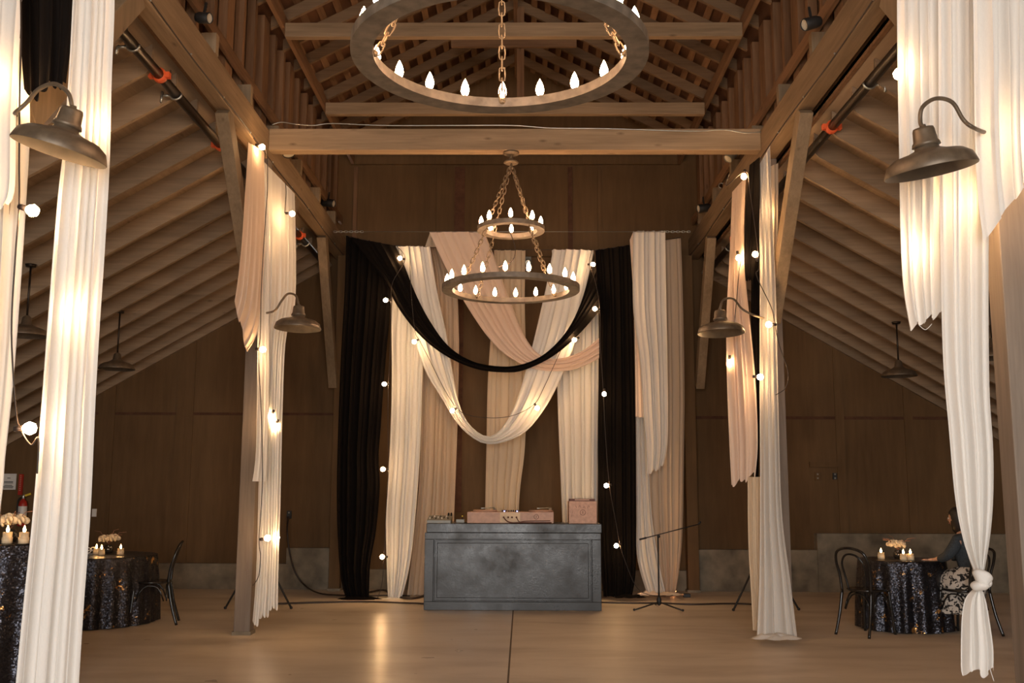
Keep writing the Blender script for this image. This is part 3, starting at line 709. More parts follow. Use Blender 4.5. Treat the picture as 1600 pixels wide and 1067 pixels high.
# --- drapes on the left middle post
drape([(388,222,-.62),(383,300,-.65),(378,380,-.68),(372,440,-.7),(367,474,-.7)], [(413,237,-.05),(414,330,-.1),(411,440,-.2),(403,520,-.3),(387,552,-.5)], 10.45, 'blush', 'short blush drape at the left plate beam with a stepped hem', 5, .03, 21, jag=.05)
drape([(404,250,.0),(406,350,0),(403,480,-.2),(402,560,-.3),(400,700,-.5),(394,752,-.5)], [(414,262,0),(420,350,0),(420,480,-.1),(420,600,-.2),(417,700,-.4),(415,752,-.4)], 10.55, 'white', 'short white drape whose hem ends at mid height of the left post', 3, .02, 22)
drape([(410,250,.1),(410,400,.0),(408,560,.0),(404,750,0),(400,900,0),(394,978,0)], [(460,302,1.0),(462,400,.8),(460,480,.6),(446,530,.3),(441,640,.1),(438,780,0),(435,880,0),(434,945,0)], 10.5, 'white', 'long white drape hanging in front of the left middle post', 8, .035, 23, jag=.05)
# --- drapes on the right middle post
drape([(1144,300,.8),(1140,400,.6),(1135,500,.3),(1136,600,.1),(1140,700,0),(1143,757,0)], [(1166,275,.3),(1163,360,.2),(1166,440,.1),(1174,520,0),(1181,600,0),(1184,690,0),(1180,742,0)], 10.35, 'blush', 'blush drape with a ragged hem left of the right middle post', 6, .035, 31, jag=.04)
drape([(1171,258,.2),(1165,330,.1),(1163,400,0),(1165,438,0)], [(1187,245,.0),(1187,320),(1184,380),(1176,440)], 10.3, 'black', 'short black strip of cloth with ragged end beside the bulb', 3, .02, 32, jag=.03)
drape([(1174,330,.2),(1173,500,.2),(1175,640,.2),(1176,745,.2)], [(1188,300,.2),(1188,500,.2),(1188,640,.2),(1186,745,.2)], 10.45, 'black', 'narrow long black strip behind the right column drapes', 3, .02, 33)
drape([(1168,745),(1169,850),(1174,940),(1176,985)], [(1196,745),(1196,850),(1200,940),(1203,985)], 10.55, 'cream', 'cream drape seen under the blush hem at the right post', 4, .03, 34)
rw = drape([(1184,262),(1187,400),(1187,600),(1188,750),(1187,900),(1183,998)], [(1203,228),(1207,340),(1213,480),(1217,650),(1222,800),(1234,900),(1246,998)], 10.35, 'ivory', 'long white drape puddling on the floor at the right middle post', 7, .04, 35)
puddle(rw, P(1212, 998, 10.28), .26, .12, .06, 12, 'ivory')
drape([(1203,260),(1204,350),(1205,440),(1206,455)], [(1216,255),(1216,340),(1212,430),(1210,455)], 10.6, 'cream', 'small folded cream tail hanging beside the right knee brace', 2, .015, 36, nv=14)
# --- foreground left
drape([(115,-60),(110,40),(106,110),(97,230),(88,310),(75,470),(64,620),(50,800),(35,950),(20,1110)], [(179,-60),(179,20),(175,120),(172,250),(165,380),(157,500),(150,620),(142,800),(131,950),(121,1110)], 5.15, 'white', 'tall white drape in the left foreground hanging the whole frame height', 6, .028, 41, nv=50)
drape([(-60,-60),(-60,120),(-60,319)], [(38,-60),(30,60),(24,180),(22,290),(12,319)], 5.2, 'white', 'upper short white drape at the very left frame edge', 5, .02, 42, jag=.03)
drape([(-70,60),(-70,300),(-70,500),(-75,700),(-80,900)], [(42,60),(48,190),(42,320),(33,460),(22,600),(9,720),(8,745),(-2,830),(-8,900)], 5.45, 'ivory', 'ivory drape behind at the very left frame edge, tapering down', 6, .03, 43, nv=44)
drape([(34,-60),(36,60),(40,152)], [(118,-60),(112,60),(104,128)], 5.42, 'black', 'short black drape high in the left foreground above the barn lamp', 5, .03, 44, jag=.04)
# --- foreground right
drape([(1401,-60),(1402,100),(1405,260),(1407,370),(1412,450),(1423,512)], [(1472,-60),(1474,100),(1476,260),(1474,400),(1472,488)], 5.3, 'white', 'left hand white drape of the right foreground with stepped short hem', 8, .026, 51, jag=.02)
kd = empty('knotted_drape', P(1530, 905, 5.25), 'long white drape tied in a knot near its foot in the right foreground', 'drape')
cloth_mb([(1466,-60),(1468,200),(1471,400),(1475,560),(1484,670),(1494,780),(1508,850),(1524,893)], [(1545,-60),(1545,200),(1542,400),(1543,600),(1549,700),(1549,780),(1544,840),(1535,893)], 5.25, 6, .03, 52, nv=50).build('cloth', M['white'], kd)
cloth_mb([(1524,920),(1512,935),(1507,960),(1505,1010),(1505,1040),(1507,1048)], [(1534,920),(1541,940),(1547,975),(1552,1010),(1553,1030),(1553,1052)], 5.25, 5, .028, 53, nv=24, jag=.03).build('tail', M['white'], kd)
m = MB(); kc = P(1531, 906, 5.22)
def blob(m, c, sx, sy, sz, rot, seed):
    n0 = len(m.v); m.ball(c, 1, 16, (sx, sy, sz), rot)
    for i in range(n0, len(m.v)):
        p = Vector(m.v[i]); q = (p - c); k_ = 1 + .10*math.sin(q.dot(Vector((40,25,95))) + seed) + .06*noise.noise(p*30)
        m.v[i] = tuple(c + q*k_)
blob(m, kc + Vector((.005, -.02, .015)), .048, .048, .036, Matrix.Rotation(.5, 3, 'Y'), 0)
blob(m, kc + Vector((-.008, -.015, -.025)), .047, .045, .028, Matrix.Rotation(-.35, 3, 'Y'), 2)
blob(m, kc + Vector((.03, 0, -.005)), .028, .034, .038, Matrix.Rotation(.2, 3, 'Y'), 3)
m.build('knot', M['white'], kd)
MB().tube(catmull([P(1547,1045,5.25), P(1549,1052,5.25), P(1553,1064,5.25)], 4), .002, 5).build('loose_thread', M['white'], kd)
drape([(1520,-60),(1523,100),(1525,220),(1530,310),(1538,376)], [(1650,-60),(1650,60),(1648,150),(1646,225)], 5.1, 'white', 'white drape at the far right frame edge cut on a slant below', 8, .03, 54, jag=.015, nv=40)
cable('thread', [P(1436,508,5.3), P(1446,515,5.3), P(1456,506,5.3)], .0018, 'loose white thread below the stepped hem of the right foreground drape', 'white', 'thread')

# ------------------------------------------------------------------ backdrop wires
def wirething(a, b, label):
    a = Vector(a); b = Vector(b)
    t = empty('hanging_wire', a, label, 'wire'); d = (b-a).normalized()
    m = MB(); chain_mb(m, a, a + d*.42, .05, .004, .012); m.build('end_chain', M['steel'], t)
    m = MB(); chain_mb(m, b - d*.42, b, .05, .004, .012); m.build('end_chain', M['steel'], t)
    MB().tube([a + d*.42, b - d*.42], .004, 5).build('wire', M['steel'], t)
wirething(P(522, 362, 14.08), P(1078, 362, 14.08), 'upper thin steel wire stretched between the beams over the backdrop')
cable('hanging_wire', [P(540,368,14.3), P(610,383,14.3), P(672,386,14.4), P(772,390,14.5), P(862,390,14.5), P(927,391,14.4), P(989,382,14.35), P(1064,371,14.5)], .005, 'lower dark wire holding the curtains of the backdrop', 'cable', 'wire', sm=2)

# ------------------------------------------------------------------ string lights
def string_lights(cpts, bulbs, label, r=.032, cr=.0045):
    """cpts cable points, bulbs (socket point, bulb point)"""
    t = empty('string_lights', cpts[0], label, 'string lights')
    MB().tube(catmull(cpts, 6), cr, 6).build('wire', M['cable'], t)
    for s, b in bulbs:
        s = Vector(s); b = Vector(b); d = (b - s).normalized(); c = s + d*(.045 + r)
        MB().lathe([(.001, 0), (.014, .001), (.016, .02), (.016, .045), (.001, .05)], s, 12, d).build('socket', M['socket'], t)
        MB().lathe([(.010, -r*1.2), (.013, -r*.95), (r*.72, -r*.62), (r, 0), (r*.72, r*.7), (r*.3, r*.95), (.001, r)], c, 14, d).build('bulb', M['bulb'], t)
def SB(l, Y):
    return [(P(a, b, Y + (z if z else 0)), P(c, d, Y + (z if z else 0))) for a, b, c, d, z in l]
string_lights([P(x, y, 13.95) for x, y in ((620,384),(633,405),(614,440),(611,468),(610,530),(607,600),(606,660),(607,733),(603,800),(600,868),(597,910),(590,935))],
    SB([(633,405,622,403,0),(611,469,602,469,0),(609,600,599,600,0),(607,733,598,733,0),(606,870,599,870,0)], 13.95), 'string of globe bulbs down the edge of the wide black curtain')
string_lights([P(x, y, 13.9) for x, y in ((640,386),(642,450),(648,515),(655,531),(670,560),(690,600),(710,633),(730,648),(770,653),(805,648),(835,631),(850,605),(866,570),(876,548))],
    SB([(655,530,643,536,.05),(714,637,706,642,.02),(835,630,841,640,0)], 13.9), 'string of globe bulbs drooping across the centre of the backdrop')
string_lights([P(x, y, 13.9) for x, y in ((925,391),(921,412),(930,440),(937,482),(938,540),(942,600),(946,680),(952,756),(963,820),(969,852),(978,880),(993,915),(1010,928),(1040,932))],
    SB([(918,413,928,413,0),(938,483,924,482,0),(905,527,894,533,.1),(944,607,944,620,0),(956,757,945,759,0),(971,849,962,853,0)], 13.9), 'string of globe bulbs down the edge of the right black curtain')
string_lights([P(x, y, 10.1) for x, y in ((396,215),(402,224),(416,236),(418,290),(415,340),(411,400),(408,460),(407,520),(404,560),(408,640),(410,750),(405,841),(407,870),(404,900),(395,915))],
    SB([(399,226,410,230,0),(399,545,410,546,0),(406,843,416,841,0)], 10.1), 'string of globe bulbs winding round the left column drapes')
string_lights([P(x, y, 10.9) for x, y in ((446,286),(447,300),(446,318),(445,333))],
    SB([(446,333,458,334,0)], 10.9), 'single globe bulb hanging on its wire below the left plate beam')
string_lights([P(x, y, 10.85) for x, y in ((403,360),(405,400),(430,520),(426,600),(424,650),(424,700))],
    SB([(410,365,407,372,-.2),(428,640,424,650,-.25),(435,655,432,662,-.25),(425,850,428,846,-.25)], 10.8), 'hidden string of bulbs glowing through the left column drapes')
string_lights([P(x, y, 10.15) for x, y in ((1140,270),(1135,290),(1165,268),(1172,300),(1186,410),(1182,430),(1205,480),(1210,505),(1218,540),(1231,580),(1228,605),(1212,617))],
    SB([(1164,265,1162,278,0),(1184,408,1180,397,0),(1213,507,1203,507,0),(1176,588,1187,589,0)], 10.15), 'string of globe bulbs winding round the right column drapes')
string_lights([P(x, y, 10.55) for x, y in ((1200,320),(1195,340),(1160,400),(1150,480),(1142,560))],
    SB([(1196,322,1194,332,-.02),(1152,392,1154,402,0),(1140,555,1141,566,-.05)], 10.55), 'hidden string of bulbs glowing through the right column drapes')
string_lights([P(x, y, 5.05) for x, y in ((32,-30),(33,60),(31,130),(30,250),(30,320),(24,400),(18,520),(25,640),(32,670),(48,695),(60,685),(58,740))],
    SB([(29,322,54,330,0),(22,670,52,669,0),(18,118,12,152,.28),(80,20,72,-8,.9)], 5.05), 'string of globe bulbs between the two left foreground drapes', r=.034)
string_lights([P(x, y, 5.27) for x, y in ((150,60),(165,150),(160,212),(140,330),(125,440),(118,490),(110,560))],
    SB([(166,185,163,200,-.02),(118,470,122,492,-.02)], 5.27), 'hidden string of bulbs glowing through the tall left foreground drape', r=.034)
string_lights([P(x, y, 5.41) for x, y in ((1408,-20),(1406,110),(1420,300),(1428,400),(1480,420),(1500,340),(1540,250),(1590,230))],
    SB([(1408,95,1405,115,0),(1430,375,1427,400,0),(1500,305,1499,328,0),(1597,205,1592,222,-.15)], 5.40), 'hidden string of bulbs glowing through the right foreground drapes', r=.034)

# ------------------------------------------------------------------ DJ booth
YK = 13.05
def pxbox(m, x0, y0, x1, y1, ya, yb, yref=None):
    a = P(x0, y0, yref or ya); b = P(x1, y1, yref or ya)
    return m.box(min(a.x,b.x), max(a.x,b.x), ya, yb, min(a.z,b.z), max(a.z,b.z))
bl = P(662, 953, YK); br = P(940, 953, YK); tz = P(800, 818, YK).z
x0, x1 = bl.x, br.x
dj = empty('dj_booth', ((x0+x1)/2, YK+.35, 0), 'black panelled bar front booth standing before the draped backdrop', 'booth')
MB().box(x0+.03, x1-.0, YK+.02, YK+.72, 0, tz-.115).build('body', M['desk'], dj, bevel=.004)
MB().box(x0-.01+.03, x1+.01, YK-.015, YK+.75, tz-.115, tz).build('top', M['desk'], dj, bevel=.006)
for nm, (a, b, c, d) in {'bottom_rail': (0, x1-x0, 0, .105), 'top_rail': (0, x1-x0, tz-.20, tz-.117), 'left_stile': (0, .115, .105, tz-.20), 'right_stile': (x1-x0-.115, x1-x0, .105, tz-.20)}.items():
    MB().box(x0+a, x0+b, YK-.008, YK+.02, c, d).build(nm, M['desk'], dj, bevel=.004)
MB().box(x0+.16, x1-.16, YK+.008, YK+.02, .15, tz-.245).build('front_panel', M['desk'], dj, bevel=.006)
m = MB()
for a, b, c, d in ((x0+.115, x1-.115, .105, .12), (x0+.115, x1-.115, tz-.215, tz-.2), (x0+.115, x0+.13, .12, tz-.215), (x1-.13, x1-.115, .12, tz-.215)): m.box(a, b, YK, YK+.02, c, d)
m.build('panel_moulding', M['desk'], dj, bevel=.003)

a = P(730, 817, YK+.12); b = P(865, 800, YK+.12)
cx0, cx1, cz0, cz1 = a.x, b.x, tz + .002, tz + .002 + (b.z - a.z)
ct = empty('dj_controller', ((cx0+cx1)/2, YK+.3, tz), 'long pinkish wooden turntable controller in the centre of the booth top', 'dj controller')
MB().box(cx0, cx1, YK+.10, YK+.52, cz0, cz1).build('case', M['copper'], ct, bevel=.004)
pc = P(797, 808, YK+.10); MB().box(pc.x-.13, pc.x+.13, YK+.094, YK+.10, cz0+.01, cz1-.005).build('connector_plate', M['pale_patch'], ct)
for px in (787, 794, 800, 807):
    q = P(px, 808, YK+.09); MB().lathe([(.001, 0), (.012, 0), (.012, .02), (.001, .02)], (q.x, YK+.078, cz0+.075), 10, (0, 1, 0)).build('jack', M['ink'], ct)
for px in (758, 845):
    q = P(px, 798, YK+.3)
    pt_ = MB().lathe([(.001, 0), (.155, 0), (.16, .012), (.15, .022), (.001, .024)], (q.x, YK+.31, cz1), 28).build('platter', M['copper'], ct)
    m = MB(); m.tube([(q.x-.05, YK+.2, cz1+.045), (q.x+.12, YK+.32, cz1+.05)], .008, 6); m.lathe([(.02, 0), (.02, .05), (.001, .055)], (q.x+.125, YK+.33, cz1), 10); m.build('tone_arm', M['steel'], ct)
for i in range(9):
    q = P(785 + i*3.4, 799, YK+.2); MB().lathe([(.008, 0), (.008, .022), (.001, .024)], (q.x, YK+.2+.03*(i % 3), cz1), 8).build('knob', M['black_matt'], ct)
for px in (788, 808):
    q = P(px, 801, YK+.14); MB().ball((q.x, YK+.14, cz1+.008), .008, 6).build('blue_indicator', M['blue_led'], ct)
q = P(838, 808, YK+.1)
MB().tube([Vector((q.x + .03*math.cos(a_), YK+.097, q.z + .004 + .03*math.sin(a_))) for a_ in [2*PI*i/20 for i in range(20)]], .0028, 5, closed=True).build('round_emblem', M['ink'], ct)
MB().bar((q.x, YK+.097, q.z-.012), (q.x, YK+.097, q.z+.02), .006, .003).build('emblem_stroke', M['ink'], ct)
cable('audio_cable', [(P(787,808,YK).x, YK+.075, cz0+.075), (P(792,812,YK).x, YK+.05, cz0+.03), (P(800,817,YK).x, YK+.04, tz+.012), (P(812,817,YK).x, YK+.05, tz+.012), (P(840,816,YK).x, YK+.06, tz+.012), (P(862,815,YK).x, YK+.09, tz+.012)], .007, 'dark audio cable looping along the front of the wooden controller', 'ink')
cable('audio_cable', [(P(807,808,YK).x, YK+.075, cz0+.075), (P(812,814,YK).x, YK+.06, tz+.02), (P(822,813,YK).x, YK+.08, tz+.03), (P(860,814,YK).x, YK+.09, tz+.035)], .005, 'thin cable leaving the right jack of the wooden controller', 'ink')
# small mixer and clutter at the left end
a = P(668, 817, YK+.2); b = P(705, 808, YK+.2)
mx_ = empty('audio_mixer', ((a.x+b.x)/2, YK+.3, tz), 'small grey audio mixer at the left end of the booth top', 'audio mixer')
MB().add([(a.x,YK+.12,tz),(b.x,YK+.12,tz),(b.x,YK+.45,tz),(a.x,YK+.45,tz),(a.x,YK+.12,tz+.035),(b.x,YK+.12,tz+.035),(b.x,YK+.45,tz+.09),(a.x,YK+.45,tz+.09)], [(0,3,2,1),(4,5,6,7),(0,1,5,4),(1,2,6,5),(2,3,7,6),(3,0,4,7)]).build('case', M['grey_elec'], mx_)
for i in range(10):
    MB().lathe([(.007, 0), (.007, .02), (.001, .022)], (a.x + .03 + i*.026, YK+.2+.06*(i % 3), tz+.05+.01*(i % 3)), 8).build('knob', M['black_matt'] if i % 2 else M['plaster_white'], mx_)
for px in (700.5, 704.5):
    q = P(px, 806, YK+.35); tag(MB().lathe([(.013, 0), (.016, .01), (.014, .11), (.008, .125), (.001, .127)], (q.x, YK+.42, tz+.001), 10).build('small_bottle', M['vase']), 'small dark bottle behind the mixer, %s of the pair' % ('left' if px < 702 else 'right'), 'bottle')
q = P(720, 812, YK+.3)
fx = empty('effect_pedal', (q.x, YK+.3, tz), 'tiny dark device with yellow light between mixer and controller', 'device')
MB().box(q.x-.06, q.x+.05, YK+.25, YK+.38, tz, tz+.045).build('case', M['grey_elec'], fx, bevel=.004)
MB().ball((q.x+.02, YK+.30, tz+.085), .010, 6).build('yellow_light', M['yellow'], fx); MB().tube([(q.x+.02, YK+.30, tz+.04), (q.x+.02, YK+.30, tz+.08)], .004, 6).build('stem', M['black_matt'], fx)
# crate at the right end
a = P(889, 817, YK+.15); b = P(932, 783, YK+.15)
cr = empty('wooden_crate', ((a.x+b.x)/2, YK+.3, tz), 'pinkish wooden crate with small round emblem at the right end of booth', 'crate')
MB().box(a.x, b.x, YK+.14, YK+.16, tz, tz+.285).build('front_board', M['pale_wood'], cr, bevel=.003)
for xx in (a.x, b.x-.02): MB().box(xx, xx+.02, YK+.16, YK+.48, tz, tz+.285).build('side_board', M['copper'], cr)
MB().box(a.x, b.x, YK+.48, YK+.50, tz, tz+.285).build('back_board', M['copper'], cr); MB().box(a.x+.02, b.x-.02, YK+.16, YK+.48, tz, tz+.02).build('bottom_board', M['copper'], cr)
cxm = (a.x+b.x)/2
MB().tube([Vector((cxm + .035*math.cos(a_), YK+.138, tz+.14 + .035*math.sin(a_))) for a_ in [2*PI*i/20 for i in range(20)]], .0028, 5, closed=True).build('round_emblem', M['ink'], cr)
MB().bar((cxm, YK+.138, tz+.125), (cxm, YK+.138, tz+.16), .006, .003).build('emblem_stroke', M['ink'], cr)
m = MB()
for i in range(7):
    xx = cxm - .08 + i*.028; m.bar((xx, YK+.138, tz+.20+.008*math.sin(i*1.2)), (xx+.012*(1 if i % 2 else -1), YK+.138, tz+.225+.008*math.sin(i*1.2)), .004, .003)
for i in range(4):
    m.bar((cxm-.15+.006*i, YK+.138, tz+.09+.02*i), (cxm-.14+.004*i, YK+.138, tz+.105+.02*i), .004, .003)
m.build('stamped_marks', M['ink'], cr)
rc = empty('record_stack', (cxm, YK+.3, tz+.02), 'dark record sleeves standing in the crate, tops just showing', 'records', None)
MB().box(cxm-.165, cxm+.165, YK+.2, YK+.46, tz+.02, tz+.315).build('sleeves', M['ink'], rc, bevel=.003)
MB().box(cxm-.10, cxm+.09, YK+.195, YK+.2, tz+.295, tz+.312).build('sleeve_label', M['copper'], rc)

# ------------------------------------------------------------------ microphone stand
def mic_stand():
    base = PZ(1030, 951, 0.0); Y = base.y; t = empty('microphone_stand', base, 'black boom microphone stand on the floor right of the booth', 'microphone stand')
    hub = P(1030, 945, Y); top = P(1029, 838, Y)
    MB().tube([(base.x, Y, .04), (base.x, Y, top.z)], .011, 8).build('pole', M['black_matt'], t)
    MB().lathe([(.02, -.04), (.03, -.03), (.032, .03), (.02, .06)], (base.x, Y, .09), 12).build('hub', M['black_matt'], t)
    for px, py in ((991, 954), (1067, 955), (1029, 940)):
        e = PZ(px, py, .01) if py != 940 else Vector((base.x, Y+.33, .01))
        MB().tube([(base.x, Y, .085), e + Vector((0,0,.008))], .010, 8).build('leg', M['black_matt'], t)
        MB().ball(e + Vector((0,0,.012)), .016, 8).build('rubber_foot', M['black_matt'], t)
    MB().ball(top, .022, 8).build('boom_clamp', M['black_matt'], t)
    e0 = P(999, 843, Y); e1 = P(1091, 819, Y)
    MB().tube([e0, e1], .007, 8).build('boom', M['black_matt'], t); MB().tube([e0, e0.lerp(e1, .12)], .012, 8).build('counterweight', M['black_matt'], t)
    MB().tube([e1, P(1095, 815, Y)], .013, 8).build('microphone_clip', M['black_matt'], t)
mic_stand()
def tripod(px, feet, pole_py, label):
    b_ = PZ(px, 948, 0); t = empty('speaker_stand', (b_.x, b_.y, 0), label, 'speaker stand')
    MB().tube([(b_.x, b_.y, .10), (b_.x, b_.y, 1.25)], .017, 8).build('pole', M['black_matt'], t)
    MB().lathe([(.03, 0), (.035, .02), (.035, .08), (.025, .10)], (b_.x, b_.y, .72), 12).build('collar', M['black_matt'], t)
    for k, f in enumerate(feet):
        e = PZ(f[0], f[1], 0.012) if f else Vector((b_.x, b_.y + .5, .012))
        MB().tube([(b_.x, b_.y, .76), e], .013, 8).build('leg', M['black_matt'], t); MB().ball(e + Vector((0,0,.004)), .02, 8).build('rubber_foot', M['black_matt'], t)
tripod(403, [(352, 950), (455, 950), None], 700, 'black tripod speaker stand mostly hidden behind the left column drapes')
tripod(1195, [(1146, 953), (1248, 952), None], 700, 'black tripod speaker stand mostly hidden behind the right column drapes')

# ------------------------------------------------------------------ cables and fittings on wall and floor
def outlet(px, py, w_, h_, name, label, cat, mat, extra=None):
    c = P(px, py, YB - .01); t = empty(name, c, label, cat)
    MB().box(c.x-w_/2, c.x+w_/2, YB-.035, YB, c.z-h_/2, c.z+h_/2).build('plate', M[mat], t, bevel=.003)
    if extra: extra(c, t)
    return c, t
def slots(c, t):
    for dz in (-.03, .03): MB().box(c.x-.012, c.x+.012, YB-.039, YB-.034, c.z+dz-.012, c.z+dz+.012).build('socket_face', M['grey_elec'], t)
oc, ot = outlet(452, 804, .07, .12, 'wall_outlet', 'dark wall outlet with a plugged cable left of the black curtain', 'outlet', 'black_matt', slots)
MB().box(oc.x-.025, oc.x+.025, YB-.08, YB-.035, oc.z-.045, oc.z-.005).build('plug', M['black_matt'], ot)
outlet(148, 801, .07, .12, 'light_switch', 'white switch plate on the back wall above the left table', 'switch', 'plaster_white', lambda c, t: MB().box(c.x-.008, c.x+.008, YB-.045, YB-.034, c.z-.018, c.z+.018).build('toggle', M['plaster_white'], t))
outlet(1277, 744, .08, .13, 'switch_box', 'brown switch box on the right back wall, left of the pair', 'switch', 'panel', slots)
outlet(1304, 744, .06, .10, 'switch_box', 'black switch box on the right back wall, right of the pair', 'switch', 'black_matt', slots)
c = P(825, 411, YB); t = empty('emergency_light', c, 'small round silver lamp high on the back wall behind the chandelier', 'lamp')
MB().box(c.x-.05, c.x+.05, YB-.04, YB, c.z-.02, c.z+.1).build('bracket', M['grey_elec'], t)
MB().lathe([(.03, 0), (.055, .05), (.058, .07), (.03, .075), (.001, .06)], (c.x, YB-.03, c.z), 18, (0, -1, -.2)).build('reflector', M['steel'], t)
cable('power_cable', [(oc.x, YB-.08, oc.z-.03), P(449,830,15.5), P(452,860,15.5), P(461,893,15.45), P(477,915,15.4), PZ(500,927,.02), PZ(535,930,.012), PZ(570,931,.012), PZ(610,930,.012), PZ(640,931,.012)], .012, 'black power cable dropping from the wall outlet to the floor')
cable('floor_cable', [PZ(x, y, .012) for x, y in ((385,944),(430,943),(500,941),(570,940),(640,942),(662,943))], .012, 'black cable lying straight on the floor left of the booth')
cable('floor_cable', [PZ(x, y, .012) for x, y in ((940,941),(985,942),(1030,942),(1080,944),(1130,943),(1175,944),(1180,950))], .012, 'black cable lying on the floor behind the microphone stand')
cable('floor_cable', [PZ(x, y, .014) for x, y in ((578,925),(600,922),(615,930),(640,935),(662,931),(660,928))], .016, 'bunched black cables on the floor between the two left curtains')
c = PZ(1052, 930, .0); t = empty('floor_light', c, 'small orange uplight glowing on the floor at the beige drape', 'floor light')
MB().lathe([(.05, 0), (.055, .01), (.055, .05), (.04, .055)], c, 16).build('housing', M['black_matt'], t)
MB().lathe([(.001, .052), (.035, .052), (.04, .06), (.001, .075)], c, 16).build('lens', M['floorlamp'], t)
c = PZ(1073, 933, 0); tag(MB().box(c.x-.05, c.x+.05, c.y-.04, c.y+.04, 0, .05).build('power_adapter', M['black_matt'], origin=c, bevel=.006), 'small black adapter box on the floor right of the glowing uplight', 'adapter')

# text sign and extinguisher on the far left of the back wall
a = P(3, 740, YB-.02); b = P(24, 765, YB-.02); c = (a+b)/2
sg = empty('notice_sign', c, 'pale paper notice on the back wall left of the fire extinguisher', 'sign')
MB().box(a.x, b.x, YB-.02, YB-.008, b.z, a.z).build('board', M['plaster_white'], sg)
m = MB()
for i, (zz, w_) in enumerate([(.055, .05), (.0, .14), (-.02, .14), (-.055, .12), (-.075, .16), (-.095, .15)]): m.box(c.x-w_/2, c.x+w_/2, YB-.0215, YB-.02, c.z+zz-.005, c.z+zz+.005)
m.build('printed_lines', M['black_matt'], sg)
c = P(33, 757, YB-.02)
fs = empty('extinguisher_sign', c, 'narrow upright red sign above the fire extinguisher', 'sign')
MB().box(c.x-.028, c.x+.028, YB-.05, YB-.008, c.z-.16, c.z+.16).build('board', M['red'], fs)
m = MB()
for i in range(9): m.box(c.x-.012, c.x+.012, YB-.052, YB-.05, c.z+.13-.028*i, c.z+.142-.028*i)
m.build('faint_print', M['copper'], fs)
c = P(35, 800, YB-.12)
fe = empty('fire_extinguisher', c - Vector((0,0,.22)), 'red fire extinguisher with pale label hung on the left back wall', 'fire extinguisher')
MB().lathe([(.02, -.22), (.06, -.21), (.065, -.19), (.065, .12), (.05, .17), (.022, .19), (.022, .21)], c, 20).build('cylinder', M['red'], fe)
MB().lathe([(.0665, -.12), (.0665, .09)], c, 20).build('label_band', M['plaster_white'], fe)
m = MB(); m.lathe([(.02, .2), (.025, .21), (.02, .25)], c, 10); m.bar(c + Vector((0,0,.25)), c + Vector((.09,0,.27)), .02, .015); m.build('valve', M['steel'], fe)
MB().tube(catmull([c + Vector((-.02,0,.23)), c + Vector((-.08,0,.18)), c + Vector((-.085,0,.0)), c + Vector((-.08,0,-.08))], 5), .010, 6).build('hose', M['black_matt'], fe)
MB().bar(c + Vector((.03,-.02,.25)), c + Vector((.12,-.02,.28)), .03, .004).build('inspection_tag', M['yellow'], fe)
MB().bar(c + Vector((0,.06,.1)), c + Vector((0,.12,.1)), .03, .03).build('wall_bracket', M['steel'], fe)

# ------------------------------------------------------------------ tables
def table(c, r, h, label, clabel, seed, high=False):
    c = Vector((c[0], c[1], 0))
    t = empty('round_table', c, label, 'table', None)
    MB().lathe([(.001, h-.028), (r-.01, h-.028), (r-.004, h-.02), (r-.004, h-.008), (.001, h-.006)], c, 40).build('tabletop', M['black_matt'], t)
    MB().tube([(c.x, c.y, .03), (c.x, c.y, h-.03)], .035, 12).build('pedestal', M['black_matt'], t)
    MB().lathe([(.001, 0), (r*.55, 0), (r*.55, .02), (.05, .05), (.035, .06)], c, 24).build('base', M['black_matt'], t)
    m = MB(); N = 160; v = []; rr = random.Random(seed); p1, p2 = rr.uniform(0, 6), rr.uniform(0, 6); K = 22; nf = max(12, int(r*38))
    rings = [(0.001, h, 0), (r*.5, h, 0), (r*.9, h, 0), (r, h-.002, 0), (r+.006, h-.012, .1)]
    for j in range(1, K+1):
        t_ = j/K; rings.append((r + .008 + .035*t_, h - .012 - (h-.02)*t_, min(1, .15 + t_*1.3)))
    for rad, z, fa in rings:
        for i in range(N):
            a_ = 2*PI*i/N
            f = math.sin(nf*a_ + p1 + .8*math.sin(3*a_)) * .65 + .45*math.sin(nf*.5*a_ + p2) 
            rd = rad + fa*.038*f
            v.append((c.x + rd*math.cos(a_), c.y + rd*math.sin(a_), max(z + (.006*f if fa > .9 else 0), .004)))
    f = [(j*N+i, (j+1)*N+i, (j+1)*N+(i+1)%N, j*N+(i+1)%N) for j in range(len(rings)-1) for i in range(N)]
    m.add(v, f, True)
    o = m.build('sequin_tablecloth', M['sequin'], origin=(c.x, c.y, h)); tag(o, clabel, 'tablecloth')
    o.location.z += .001
table((-5.05, 11.75), .80, .75, 'round table at the left, just behind the tall white drape', 'black sequin cloth on the left round table beside the bentwood chair', 1)
table((-4.02, 7.9), .42, 1.09, 'tall round cocktail table at the left frame edge', 'black sequin cloth on the tall table at the left frame edge', 2)
tr = Vector((4.27, 11.55))
table(tr, .46, .755, 'round table in the right aisle between two bentwood chairs', 'black and gold sequin cloth on the right table', 3)
def candle(px, py_base, Y, ztop, label, h=.07, r=.034):
    c = P(px, py_base, Y); c.z = ztop + .004
    t = empty('candle', c, label, 'candle')
    MB().lathe([(.001, 0), (r+.004, 0), (r+.004, .045), (r+.002, .045)], c, 16).build('glass_holder', M['wax'], t)
    MB().lathe([(.001, .004), (r, .004), (r, h), (r*.8, h-.006), (.001, h-.01)], c, 16).build('wax', M['wax'], t)
    MB().lathe([(.001, h-.006), (.010, h+.006), (.012, h+.018), (.006, h+.036), (.001, h+.050)], c, 10).build('flame', M['flame'], t)
